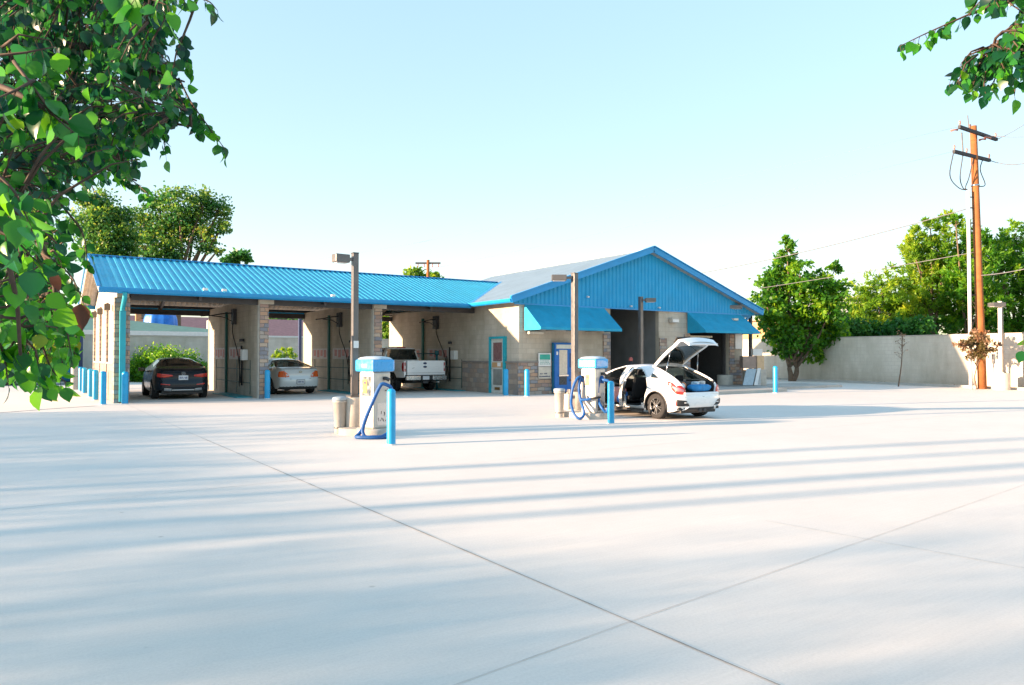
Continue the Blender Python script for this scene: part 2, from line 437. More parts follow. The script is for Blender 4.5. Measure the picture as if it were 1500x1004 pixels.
# gutters, fascia, rake boards
def gutter(a, b, nrm, w=.14, h=.17):
    mb = MB(); a = Vector(a); b = Vector(b); n_ = Vector(nrm)
    pr = [(0, 0), (0, -h), (.3*w, -h), (.75*w, -h*.72), (w, -h*.25), (w, 0), (w-.012, 0), (w-.02, -h*.2), (.1*w, -h*.8)]
    rows = [[tuple(p+n_*x+Vector((0, 0, z))) for x, z in pr] for p in (a, b)]
    mb.grid(rows, smooth=False, closed=True)
    for rw in rows: mb.add(rw, [tuple(range(len(pr)))])
    return mb
obj('gutter', gutter((1.90, SY0-.0, EZ+.03), (15.28, SY0-.0, EZ+.03), (0, -1, 0)), m_trim, B)
obj('gutter', gutter((1.90, SY1, EZ+.03), (15.28, SY1, EZ+.03), (0, 1, 0)), m_trim, B)
m_rake = M('cream_rake', (.62, .58, .50), .6)
for s_, y0 in ((1, SY0), (-1, SY1)):
    mb = MB().beam((1.925, y0-s_*.02, EZ-.045), (1.925, SYR-s_*.0, RZ-.04), .03, .2); obj('rake_board', mb, m_rake, B)
    mb = MB().beam((1.90, y0-s_*.03, EZ+.06), (1.90, SYR, RZ+.065), .10, .03); obj('rake_flashing', mb, m_trim, B)
# end wall: pale block panels between stone piers, stone wainscot, gable above
XE0, XE1 = 2.45, 2.80
mb = MB().box(XE0, XE1, 26.22, 34.68, 0, EZ-.05)
mb.add([(XE0, 26.22, EZ-.05), (XE0, 34.68, EZ-.05), (XE0, SYR, RZ-.16), (XE1, 26.22, EZ-.05), (XE1, 34.68, EZ-.05), (XE1, SYR, RZ-.16)], [(0, 2, 1), (3, 4, 5), (0, 3, 5, 2), (2, 5, 4, 1)])
obj('end_wall', mb, m_block_l, B, uv=True)
for y0, y1 in ((26.2, 26.62), (28.9, 29.3), (31.6, 32.0), (34.28, 34.7)):
    obj('stone_pier', MB().box(XE0-.07, XE1+.03 if y0 < 27 or y1 > 34 else XE0-.001, y0, y1, 0, 3.38, .012), m_stone, B, uv=True)
for y0, y1 in ((26.62, 28.9), (29.3, 31.6), (32.0, 34.28)):
    obj('stone_wainscot', MB().box(XE0-.04, XE0-.001, y0, y1, 0, 1.24), m_bstone, B, uv=True)
    obj('wainscot_sill', MB().box(XE0-.08, XE0-.001, y0, y1, 1.242, 1.30, .008), m_block_l, B, uv=True)
# dividing walls with stone faced front piers
def divider(x0, x1):
    obj('bay_divider_wall', MB().box(x0, x1, 26.36, 34.6, 0, EZ-.03), m_block, B, uv=True)
    for bx_ in ((x0-.02, x0+.06, 34.602, 34.66, 0, 3.3), (x0-.03, x0-.002, 26.2, 26.42, 0, 3.35)): obj('divider_end_trim', MB().box(*bx_), M('pale_steel_trim', (.50, .48, .43), .5), B)
    obj('stone_pier', MB().box(x0-.001+.004, x1+.05, 26.16, 26.358, 0, 3.34, .01), m_stone, B, uv=True)
    obj('pier_cap', MB().box(x0-.04, x1+.22, 26.10, 26.40, 3.345, 3.5, .012), m_block_l, B, uv=True)
divider(6.90, 7.16); divider(11.22, 11.50)
# main hall walls
X0, XR, YF, YB = 15.85, 29.1, 23.02, 35.0
mb = MB()
hz = lambda x: 3.65+(x-15.3)*(2.5/7.4) if x < 22.7 else 6.15-(x-22.7)*(2.5/7.4)
mb.box(X0, X0+.2, YF, YB, 0, 3.66)                                     # left wall, all the way (door recess stands proud of it)
mb.box(X0+.2, 20.54, YF, YF+.2, 0, 3.66); mb.box(23.4, 25.38, YF, YF+.2, 0, 3.66)
mb.box(28.08, XR, YF, YF+.2, 0, 3.58); mb.box(25.38, 28.08, YF, YF+.2, 2.66, 3.66)
mb.box(XR-.2, XR, YF+.2, YB, 0, 3.6); mb.box(X0+.2, XR-.2, YB-.2, YB, 0, 3.6)
obj('hall_wall', mb, m_block, B, uv=True)
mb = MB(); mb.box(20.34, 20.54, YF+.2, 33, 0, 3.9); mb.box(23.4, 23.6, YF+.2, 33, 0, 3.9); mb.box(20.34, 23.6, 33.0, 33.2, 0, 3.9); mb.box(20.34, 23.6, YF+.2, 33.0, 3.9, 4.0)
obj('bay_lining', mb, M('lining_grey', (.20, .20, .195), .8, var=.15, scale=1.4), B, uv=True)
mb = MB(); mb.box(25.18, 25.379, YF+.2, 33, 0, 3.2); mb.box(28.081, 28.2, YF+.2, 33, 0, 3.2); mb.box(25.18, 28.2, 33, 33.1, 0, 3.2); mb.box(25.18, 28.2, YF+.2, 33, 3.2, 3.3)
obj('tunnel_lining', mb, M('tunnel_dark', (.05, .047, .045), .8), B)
obj('tunnel_light', MB().box(25.75, 27.3, 23.32, 23.42, 2.38, 2.47, .01), M('tube_light_cover', (.62, .58, .44), .4), B)
obj('brush_roller', MB().tube([(25.8, 25.2, .1), (25.8, 25.2, 2.3)], .35, 20), M('brush_dark', (.04, .06, .12), .95), B)
# quoins and wainscots on the hall
for x0_, x1_, z_ in ((20.12, 20.50, 2.45), (23.42, 23.85, 2.3), (25.0, 25.36, 2.5), (28.1, 28.45, 2.6)): obj('stone_quoin', MB().box(x0_, x1_, YF-.06, YF-.001, 0, z_), m_stone, B, uv=True)
obj('stone_wainscot', MB().box(X0-.06, 20.119, YF-.05, YF-.001, 0, 1.24), m_stone, B, uv=True)
obj('stone_wainscot', MB().box(28.46, XR+.03, YF-.05, YF-.001, 0, 1.24), m_stone, B, uv=True)
for y0_, y1_ in ((YF, 23.84), (25.08, 27.3)): obj('stone_wainscot', MB().box(X0-.05, X0-.001, y0_, y1_, 0, 1.24), m_bstone, B, uv=True)
for bx_ in ((X0-.09, 20.12, YF-.09, YF-.001, 1.243, 1.30), (X0-.09, X0-.001, YF, 23.84, 1.243, 1.30), (X0-.09, X0-.001, 25.08, 27.3, 1.243, 1.30), (28.46, XR+.05, YF-.08, YF-.001, 1.243, 1.30)):
    obj('wainscot_sill', MB().box(*bx_), M('sill_stone', (.24, .21, .19), .8), B)
# service door on the left wall of the hall
D = obj('door', MB().box(X0-.012, X0-.002, 24.02, 24.98, .02, 2.2), M('door_frame_alu', (.60, .58, .53), .45), B)
fr = MB(); fr.box(X0-.10, X0-.002, 24.98, 25.06, 0, 2.29); fr.box(X0-.10, X0-.002, 23.86, 24.02, 0, 2.29); fr.box(X0-.10, X0-.002, 24.02, 24.98, 2.2, 2.29)
obj('frame', fr, m_teal, D)
obj('upper_pane', MB().box(X0-.03, X0-.014, 24.20, 24.82, 1.30, 2.05), M('maroon_blind', (.20, .10, .10), .3), D)
obj('lower_pane', MB().box(X0-.03, X0-.014, 24.20, 24.82, .34, .98), M('dull_glass', (.22, .22, .20), .2), D)
obj('notice', MB().box(X0-.034, X0-.014, 24.1, 24.9, 1.05, 1.25), M('notice_orange', (.50, .28, .13), .6), D)
obj('notice', MB().box(X0-.040, X0-.0345, 24.25, 24.5, 1.09, 1.24), m_white, D)
obj('mail_slot', MB().box(X0-.03, X0-.014, 24.35, 24.72, .14, .25), M('brass_dull', (.25, .14, .04), .4, metal=.6), D)
obj('handle', MB().tube([(X0-.03, 24.93, 1.0), (X0-.08, 24.93, 1.0), (X0-.08, 24.84, 1.0)], .013), m_chrome, D)
# main roof, two slopes
msl = math.hypot(7.4, 2.5); vL = (7.4/msl, 0, 2.5/msl); nL = (-2.5/msl, 0, 7.4/msl); vR = (-7.4/msl, 0, 2.5/msl); nR = (2.5/msl, 0, 7.4/msl)
mb = MB(); corr(mb, (15.3, 35.45, 3.66), (0, -1, 0), 12.8, vL, msl, nL, .32, .028); obj('hall_roof', mb, m_paleroof, B)
mb = MB(); corr(mb, (30.1, 22.65, 3.66), (0, 1, 0), 12.8, vR, msl, nR, .32, .028); obj('hall_roof', mb, m_roofblue, B)
mb = MB()
for s_ in (-1, 1):
    xe = 22.7+s_*7.4
    mb.slab([(xe, 22.66, 3.63), (22.7, 22.66, 6.13), (22.7, 35.4, 6.13), (xe, 35.4, 3.63)], (0, 0, -1), .06)
obj('roof_deck', mb, m_under, B)
obj('ridge_cap', MB().box(22.52, 22.88, 22.66, 35.42, 6.13, 6.215, .02), m_paleroof, B)
mb = MB(); mb.beam((15.22, 22.62, 3.63), (22.7, 22.62, 6.15), .07, .24); mb.beam((22.7, 22.62, 6.15), (30.18, 22.62, 3.63), .07, .24)
obj('gable_fascia', mb, m_trim, B)
mb = MB(); mb.beam((15.2, 22.60, 3.775), (22.7, 22.60, 6.295), .14, .03); mb.beam((22.7, 22.60, 6.295), (30.2, 22.60, 3.775), .14, .03)
obj('fascia_flashing', mb, M('light_blue_flashing', (.03, .30, .62), .35), B)
obj('gutter', gutter((15.28, 22.62, 3.68), (15.28, 25.72, 3.68), (-1, 0, 0), .13, .15), m_trim, B)
obj('gutter', gutter((30.12, 22.62, 3.68), (30.12, 35.4, 3.68), (1, 0, 0), .13, .15), m_trim, B)
mb = MB(); mb.beam((15.30, 25.72, 3.69), (19.88, 30.45, 5.235), .12, .03); obj('valley_flashing', mb, m_trim, B)
# gable siding: vertical box ribs, cut under the rakes
mb = MB(); per = .21; x = X0-.3; prof = []
while x < 29.9:
    for f, h in ((0, 0), (.15, 0), (.3, 1), (.6, 1), (.75, 0)): prof.append((x+f*per, h*.03))
    x += per
rows = [[(px_, YF-.03-h, 3.555) for px_, h in prof], [(px_, YF-.03-h, hz(px_)-.06) for px_, h in prof]]
mb.grid(rows, smooth=False, flip=False); obj('gable_siding', mb, m_siding, B)
mb = MB().slab([(X0-.3, YF-.001, 3.665), (29.8, YF-.001, 3.665), (22.7, YF-.001, 6.06)], (0, 1, 0), .15); obj('gable_wall', mb, m_block, B, uv=True)
obj('siding_trim', MB().box(15.6, 29.9, YF-.075, YF-.031, 3.50, 3.554), m_trim, B)
# porch corner to the right of the hall
obj('porch_post', MB().box(29.98, 30.12, 23.2, 23.34, 0, 3.55).box(29.9, 30.2, 23.12, 23.42, 0, .03), m_steel, B)
mb = MB(); mb.beam((29.15, 23.27, 2.75), (29.95, 23.27, 3.5), .08, .1); mb.box(29.1, 30.1, 23.2, 23.34, 3.40, 3.52)
obj('porch_brace', mb, m_trim, B)
# canvas awnings
def awning(x0, x1, z0=2.50, z1=3.50, out=1.15, inset=0.0):
    yo = YF-out; a = [(x0, YF-.08, z1), (x1, YF-.08, z1)]; mb = MB(); th = .02
    n = 8; rows = []
    for i in range(n+1):
        f = i/n; x = x0+(x1-x0)*f
        rows.append([(x, YF-.08-(out-.08)*g, z1+(z0+.10-z1)*g-.02*math.sin(math.pi*g)*(1-abs(((f*4) % 1)-.5)*1.2)) for g in np.linspace(0, 1, 7)]+[(x, yo, z0)])
    mb.grid(rows, smooth=False, flip=True)
    for x in (x0, x1): mb.add([(x, YF-.08, z1), (x, yo, z0+.10), (x, yo, z0), (x, YF-.08, z0)], [(0, 1, 2, 3)])
    A = obj('awning', mb, m_awn, B)
    fm = MB()
    for i in range(5):
        x = x0+.02+(x1-x0-.04)*i/4
        fm.tube([(x, YF-.09, z0+.02), (x, yo+.02, z0+.02), (x, yo+.02, z0+.09), (x, YF-.09, z1-.03)], .014, 6)
    fm.tube([(x0, yo+.02, z0+.01), (x1, yo+.02, z0+.01)], .014, 6)
    obj('awning_frame', fm, m_steel, A); return A
awning(16.05, 20.15); awning(25.15, 28.95, z0=2.55)
# fixtures on the building
m_fix = M('fixture_bronze', (.10, .085, .07), .5)
for (x, y, z) in ((2.38, 27.6, 3.05), (2.38, 30.4, 3.05), (2.38, 33.0, 3.05)):
    obj('wall_light', MB().box(x-.18, x, y-.13, y+.13, z-.02, z+.2, .02), m_fix, B)
f = obj('flood_light', MB().box(24.0, 24.45, YF-.24, YF-.03, 3.0, 3.22, .03), m_block_l, B)
obj('lens', MB().box(24.04, 24.41, YF-.255, YF-.241, 3.02, 3.15), m_white, f)
obj('wall_light', MB().box(16.2, 16.9, YF-.2, YF-.03, 2.36, 2.46, .01), m_rake, B)
obj('wall_light', MB().box(27.9, 28.2, YF-.5, YF-.1, 3.2, 3.3, .01), m_rake, B)
for x, z in ((19.2, 3.95), (21.6, 3.66), (23.3, 3.66)):
    c = obj('security_camera', MB().tube([(x, YF-.07, z), (x, YF-.2, z-.02)], .035, 10), m_white, B)
for x in (5.0, 5.6, 9.4):
    obj('roof_flood_light', MB().box(x-.07, x+.07, SY0-.12, SY0+.02, EZ+.07, EZ+.15, .02), m_white, B)
obj('notice_panel', MB().box(28.45, 29.0, YF-.12, YF-.075, 1.85, 2.62, .006), m_white, B)
# painted notices by the vending machine
s_ = obj('wall_sign', MB().box(16.72, 17.32, YF-.11, YF-.055, 1.10, 1.62, .005), m_white, B)
obj('picture', MB().box(16.77, 17.27, YF-.115, YF-.1105, 1.36, 1.57), M('sign_green', (.02, .36, .28), .5), s_)
mb = MB(); random.seed(3)
for r_ in range(3):
    x = 16.78
    while x < 17.22:
        l = random.uniform(.03, .08); mb.box(x, x+l, YF-.116, YF-.1105, 1.30-r_*.06, 1.325-r_*.06); x += l+.025
obj('lettering', mb, M('sign_letter_green', (.05, .30, .26), .5), s_)
s_ = obj('wall_sign', MB().box(16.72, 17.32, YF-.11, YF-.055, .62, 1.08, .005), M('cream_board', (.56, .51, .43), .6), B)
mb = MB()
for (x0_, x1_, z) in ((16.78, 16.90, .79), (16.96, 17.12, .79), (16.74, 17.0, .68), (17.02, 17.28, .68)):
    x = x0_
    while x < x1_:
        l = random.uniform(.015, .04); mb.box(x, x+l, YF-.116, YF-.1105, z, z+random.uniform(.03, .05)); x += l+.012
obj('lettering', mb, m_ink, s_)
# downpipe at the left end pier
pts = catmull([(2.62, 25.68, 3.52), (2.62, 25.72, 3.35), (2.60, 26.02, 3.05), (2.60, 26.08, 2.9)], 6)
mb = MB(); mb.tube(pts, .07, 8); mb.box(2.52, 2.69, 26.0, 26.14, .05, 2.95, .01); obj('downpipe', mb, m_teal, B)
# bay equipment on each bay's right hand wall
def bay_kit(xw, big=False):
    """xw: x of the wall face that looks left"""
    g = M('mat_sign', (.52, .47, .45), .55); rd = M('sign_red', (.50, .20, .18), .6)
    for y0, y1 in ((31.3, 33.3), (28.6, 30.6)):
        s_ = obj('instruction_board', MB().box(xw-.035, xw-.003, y0, y1, 1.38, 1.85), g, B)
        mb = MB(); n = 4
        for i in range(n):
            yy = y0+.12+(y1-y0-.2)*i/n; mb.box(xw-.040, xw-.0355, yy, yy+.3, 1.45+.06*(i % 2), 1.78)
        obj('panel_print', mb, rd, s_)
    obj('corner_conduit', MB().box(xw-.09, xw-.004, 31.0, 31.12, 0, 3.3), M('green_steel', (.01, .12, .10), .5), B)
    c = obj('coin_box', MB().box(xw-.2, xw-.004, 27.75, 28.1, 1.35, 1.75, .02), m_white, B)
    obj('meter_dial', MB().tube([(xw-.1, 28.3, 2.05), (xw-.1, 28.3, 2.15)], .09, 14), m_steel, B)
    obj('wand_holder', MB().tube([(xw-.08, 28.35, .4), (xw-.08, 28.35, 1.3), (xw-.1, 28.33, 1.9)], .035, 8).tube([(xw-.1, 28.6, .35), (xw-.1, 28.58, 1.5)], .02, 8), m_rubber, B)
    obj('floor_grate', MB().box(xw-.6, xw-.02, 27.0, 30.9, .004, .03), m_teal, B)
    b_ = obj('hose_boom', MB().box(xw-.14, xw-.004, 29.5, 29.9, 2.75, 3.35, .02).tube(catmull([(xw-.1, 29.7, 3.2), (xw-.5, 29.5, 3.15), (xw-1.0, 29.1, 3.05), (xw-1.5, 28.5, 2.98)], 6), .022, 8).tube(catmull([(xw-.1, 29.7, 2.85), (xw-.5, 29.4, 3.0), (xw-1.0, 29.1, 3.03)], 6), .018, 8), m_steel, B)
    obj('boom_hose', MB().tube(catmull([(xw-.12, 29.6, 2.9), (xw-.2, 29.3, 2.4), (xw-.12, 28.8, 1.6), (xw-.12, 28.4, .7), (xw-.14, 28.3, .5)], 6), .018, 8), m_rubber, b_)
    mb = MB()
    for z in (.5, 1.0): mb.box(xw-.025, xw-.003, 27.4, 33.0, z, z+.03)
    for y in (27.4, 29.4, 33.0): mb.box(xw-.02, xw-.004, y-.02, y+.02, .1, 1.36)
    obj('splash_rail', mb, M('rail_green', (.06, .12, .11), .5, metal=.3), B)
bay_kit(6.90); bay_kit(11.22); bay_kit(15.85)
# swing arm stand with a cross rail in the truck bay
mb = MB(); mb.tube([(15.25, 28.6, 0), (15.25, 28.6, 1.75)], .055, 12); mb.tube([(15.25, 28.6, 1.62), (15.25, 33.0, 1.6)], .022, 8); mb.tube([(15.25, 28.6, 1.55), (15.25, 28.6, 1.75)], .1, 12)
obj('wash_stand', mb, M('green_stand', (.005, .10, .12), .5), B)

# ================================================================ BOLLARDS
def bollard(loc, label, group, h=1.0, r=.095):
    t = thing('bollard', label, 'bollard', loc, 0, group)
    mb = MB(); mb.lathe([(r, 0), (r, h-.05), (r*.93, h-.02), (r*.7, h+.005), (r*.35, h+.018), (.001, h+.022)], n=20)
    obj('post', mb, m_bolblue, t, local=True)
    mb = MB(); mb.lathe([(r+.02, 0), (r+.018, .008), (r+.002, .02)], n=20); obj('base_grout', mb, m_conc, t, local=True)
    return t
ROW = 'blue bollards guarding the end wall of the wash bays'
px = [(150.6, 593), (140, 586.4), (129, 582), (122, 576.6), (117.4, 573.5), (113, 570)]
lb = ['blue bollard nearest the corner pier, first of the row along the end wall',
      'blue bollard, second in the row along the end wall', 'blue bollard, third in the row along the end wall',
      'blue bollard, fourth in the row along the end wall', 'blue bollard, fifth in the row along the end wall',
      'blue bollard at the far end of the row along the end wall']
g0 = G(*px[0]); b0 = bollard(g0, lb[0], ROW, 1.02)
for p, l in zip(px[1:], lb[1:]):
    g = G(*p); dup(b0, (2.04, g[1], 0), label=l)
g = G(183, 592); b1 = bollard(g, 'blue bollard in front of the teal downpipe on the end pier', 'blue bollards at the building piers', 1.0)
for (x, y), l in (((391.5, 584.5), 'blue bollard at the stone pier beside the silver sedan'), ((741, 580), 'blue bollard in front of the service door'), ((772, 581), 'blue bollard at the hall corner, left of the green sign')):
    dup(b1, G(x, y), label=l)
b2 = bollard(G(573, 652), 'blue bollard beside the nearer vacuum station with a coiled hose', 'blue bollards at the vacuum stations', .93, .075)
dup(b2, G(895, 621), label='blue bollard between the farther vacuum station and the white hatchback')
b3 = bollard(G(1136, 576), 'lone blue bollard at the end of the raised kerb pad', 'blue bollards at the kerb', 1.08)
b3['group'] = 'blue bollards at the vacuum stations'; del b3['group']
t = thing('marker_post', 'black post with a red cap behind the white hatchback roof', 'post', (*PYW(924, 525, 22.3)[:2], 0))
obj('post', MB().tube([(0, 0, 0), (0, 0, 1.30)], .055, 14), m_steel, t, local=True)
obj('cap', MB().lathe([(.075, 1.301), (.085, 1.36), (.07, 1.43), (.03, 1.46), (.001, 1.465)], n=16), M('red_cap', (.50, .12, .10), .5), t, local=True)
t = thing('guard_post', 'weathered grey post behind the blue bollard row', 'post', G(109, 571))
obj('post', MB().lathe([(.14, 0), (.14, 1.0), (.11, 1.06), (.001, 1.07)], n=16), m_pedestal, t, local=True)

# ================================================================ LAMP POSTS
def lamp(loc, h, w, label, head=(-.5, 0), ped=0.0, ped_r=.28, rz=0, group='square steel lamp posts around the lot', hs=(.42, .3, .16), mat=None, sq=False):
    t = thing('lamp_post', label, 'lamp post', loc, rz, group)
    mat = mat or m_pole
    obj('pole', MB().box(-w/2, w/2, -w/2, w/2, ped, h, .008), mat, t, local=True)
    obj('base_plate', MB().box(-w*1.1, w*1.1, -w*1.1, w*1.1, ped+.001, ped+.03).tube([(w*.8, w*.8, ped+.03), (w*.8, w*.8, ped+.07)], .012, 6).tube([(-w*.8, -w*.8, ped+.03), (-w*.8, -w*.8, ped+.07)], .012, 6).tube([(w*.8, -w*.8, ped+.03), (w*.8, -w*.8, ped+.07)], .012, 6), m_pole, t, local=True)
    obj('pole_cap', MB().box(-w*.55, w*.55, -w*.55, w*.55, h+.001, h+.02), m_pole, t, local=True)
    hx, hy = head; L = math.hypot(hx, hy); a = math.atan2(hy, hx)
    mt = Matrix.Rotation(a, 4, 'Z')
    if L > .01:
        z = h-hs[2]*.75
        obj('arm', MB().box(w/2+.001, L-hs[0]/2, -.03, .03, z-.03, z+.03).xf(mt), mat, t, local=True)
        hd = obj('lamp_head', MB().box(L-hs[0]/2, L+hs[0]/2, -hs[1]/2, hs[1]/2, z-hs[2]/2, z+hs[2]/2, .015).xf(mt), mat, t, local=True)
        obj('lens', MB().box(L-hs[0]/2+.04, L+hs[0]/2-.04, -hs[1]/2+.04, hs[1]/2-.04, z-hs[2]/2-.012, z-hs[2]/2-.001).xf(mt), m_white, hd, local=True)
    if ped > 0:
        obj('pedestal', MB().lathe([(.001, ped), (ped_r-.03, ped), (ped_r, ped-.03), (ped_r, 0)], n=28), m_pedestal, t, local=True)
    return t
def head_dir(px_, d=.4): # image-plane direction for a head that reads sideways
    return (_rt[0]*px_*d, _rt[1]*px_*d)
p = G(519, 634); t = lamp(p, 3.52, .115, 'lamp post rising from the round concrete base by the nearer vacuum', (-.30, -.03), .70, .18, hs=(.30, .2, .16))
obj('sticker', MB().box(-.05, .055, -.0695, -.0665, 1.66, 1.80), m_white, t, local=True)
obj('conduit', MB().tube(catmull([(-.08, -.05, .70), (-.08, -.05, 1.1), (-.085, -.05, 1.15), (-.08, -.05, 1.9)], 5), .016, 8), m_pole, t, local=True)
p = G(842, 604); lamp(p, 3.72, .14, 'lamp post behind the farther vacuum, its head overlapping the gable roof', head_dir(-1, .42), .55, .22, hs=(.40, .26, .15))
p = G(939, 575); lamp(p, 3.95, .15, 'lamp post in front of the tall empty bay opening', head_dir(1, .40), .5, .3, hs=(.42, .3, .16))
p = G(1062, 567.5); lamp(p, 4.0, .16, 'lamp post on a round concrete base before the right awning', head_dir(1, .5), .60, .38, hs=(.62, .36, .17))
p = G(1467, 571.5); lamp(p, 3.92, .16, 'lamp post on a round base against the beige wall, right of the utility pole', head_dir(-1, .04*4), .75, .33, hs=(.55, .42, .17))
m_dkblue = M('navy_pole', (.03, .05, .12), .5)
p = G(438, 560); lamp((p[0], 41.5, 0), 4.2, .16, 'dark navy lamp post seen through the middle bay behind the silver sedan', head_dir(1, .3), 0, mat=m_dkblue, hs=(.5, .35, .12))
p = G(118, 562); lamp((p[0], p[1], 0), 4.0, .18, 'dark lamp post beyond the blue bollard row', head_dir(-1, .4), 0, mat=m_dkblue)

# ================================================================ VACUUM STATIONS
m_vbody = M('vac_steel', (.55, .51, .46), .35, metal=.25, var=.08, scale=6)
m_hood = M('vac_hood', (.03, .33, .70), .3, var=.06, coat=.4)
m_hoodtop = M('vac_hood_top', (.50, .60, .66), .35)
m_hose = M('blue_hose', (.006, .09, .30), .5, var=.15, scale=20, bump=.5)
def ribbed(mb, pts, r):
    pts = catmull(pts, 12); out = []; rr = []
    for i, p in enumerate(pts): out.append(p); rr.append(r*(1+.07*(i % 2)))
    return mb.tube(out, rr, 10)
def vacuum(loc, rz, label, hoses):
    t = thing('vacuum_station', label, 'vacuum', loc, rz, 'coin vacuum stations with blue hoods')
    cz_, sz_ = math.cos(-rz), math.sin(-rz); rot = lambda v: np.array((v[0]*cz_-v[1]*sz_, v[0]*sz_+v[1]*cz_, v[2]))
    az = math.atan2(loc[0], loc[1]); VR = rot((math.cos(az), -math.sin(az), 0)); VC = rot((-math.sin(az), -math.cos(az), 0))
    dep = float((np.array(loc)-_C) @ _fw); hoses = [[tuple(np.maximum(rot(AT(a, z, dep-b_)-np.array(loc)), (-9, -9, .036))) for a, b_, z in h] for h in hoses]
    obj('plinth', MB().lathe([(.001, .14), (.33, .14), (.36, .11), (.36, 0)], n=32), m_pedestal, t, local=True)
    b = obj('cabinet', MB().box(-.21, .21, -.21, .21, .141, 1.20, .035), m_vbody, t, local=True)
    obj('hatch_panel', MB().box(-.214, -.2105, -.14, .12, .75, 1.12, .001), m_chrome, b, local=True)
    obj('instruction_plate', MB().box(-.22, -.2145, -.03, .08, .80, 1.06), M('orange_plate', (.45, .22, .05), .5), b, local=True)
    obj('coin_slot', MB().box(-.2255, -.2205, .0, .05, .98, 1.02), m_ink, b, local=True)
    obj('lower_door', MB().box(-.12, .17, -.2145, -.2105, .2, .62, .001), m_chrome, b, local=True)
    random.seed(5); mb = MB()
    for k in range(9):
        x = random.uniform(-.08, .12); z = random.uniform(.24, .42); mb.tube([(x, -.2165, z), (x+random.uniform(-.03, .03), -.2165, z+random.uniform(.02, .07))], .005, 5)
    obj('scuff_marks', mb, m_steel, b, local=True)
    obj('vertical_label', MB().box(-.216, -.2107, -.16, -.10, .22, .62), m_white, b, local=True)
    h = obj('hood', MB().box(-.27, .27, -.27, .27, 1.205, 1.44, .045), m_hood, t, local=True)
    mb = MB(); rows = []
    for z, k in ((1.44, .235), (1.475, .2), (1.495, .12), (1.50, .0)):
        rows.append([(sx*k, sy*k, z) for sx, sy in ((-1, -1), (1, -1), (1, 1), (-1, 1))])
    mb.grid(rows, closed=True); obj('hood_top', mb, m_hoodtop, h, local=True)
    obj('badge', MB().box(-.2765, -.2705, -.10, .05, 1.29, 1.35, .002), m_white, h, local=True)
    mb = MB()
    for k in range(6): mb.box(-.2785, -.277, -.09+.022*k, -.076+.022*k, 1.31, 1.33)
    obj('lettering', mb, m_ink, h, local=True)
    for i, hs in enumerate(hoses):
        mb = MB(); ribbed(mb, hs, .033); ho = obj('hose', mb, m_hose, t, local=True)
        if len(hoses) == 2: continue
        mb = MB(); a, b_ = Vector(hs[-2]), Vector(hs[-1]); d = (b_-a).normalized()
        mb.tube([b_, b_+d*.08, b_+d*.24], [.03, .03, .022], 10); obj('nozzle', mb, m_rubber, ho, local=True)
    obj('hose_outlet', MB().tube([(.05, -.2, 1.08), (.05, -.27, 1.08), (.1, -.3, 1.05)], .035, 10), m_steel, t, local=True)
    obj('hose_hook', MB().tube([(.08, -.21, .85), (.08, -.26, .85), (.08, -.27, .9)], .012, 6), m_chrome, t, local=True)
    return t
c1 = G(549, 637.5)
k1 = lambda x, y, b: (480+x/6.275, b, 510+y/6.275)
vacuum(c1, R(16), 'nearer vacuum station with blue hood and a blue hose coiled on the ground',
       [[k1(x, y, b) for x, y, b in ((588, 420, .24), (580, 365, .26), (545, 340, .3), (500, 332, .32), (470, 372, .34), (425, 470, .38), (382, 570, .42), (340, 680, .50), (322, 760, .56), (345, 815, .62), (420, 838, .66), (495, 822, .62), (545, 790, .56), (588, 760, .5))],
        [k1(x, y, b) for x, y, b in ((318, 750, .50), (290, 790, .56), (262, 842, .62), (300, 870, .70), (400, 882, .74), (490, 874, .70), (540, 855, .62), (580, 850, .58))]])
c2 = G(869, 613)
k2 = lambda x, y, b: (800+x/7.173, b, 500+y/7.173)
vacuum(c2, R(15), 'farther vacuum station with blue hood and two hanging hoses beside the white hatchback',
       [[k2(x, y, b) for x, y, b in ((385, 425, .05), (362, 372, .06), (345, 480, .12), (355, 590, .14), (385, 690, .34), (398, 770, .42), (355, 825, .50), (300, 775, .44), (268, 690, .30), (264, 600, .16), (285, 480, .14), (330, 390, .1), (372, 378, .06))],
        [k2(x, y, b) for x, y, b in ((352, 560, .2), (368, 612, .24), (420, 615, .28), (470, 606, .30))],
        [k2(x, y, b) for x, y, b in ((590, 440, .1), (590, 375, .12), (560, 420, .14), (543, 520, .16), (552, 620, .18), (585, 700, .34), (630, 745, .36), (645, 700, .38))],
        [k2(x, y, b) for x, y, b in ((575, 380, .1), (600, 405, .2), (635, 412, .24), (660, 420, .26))]])
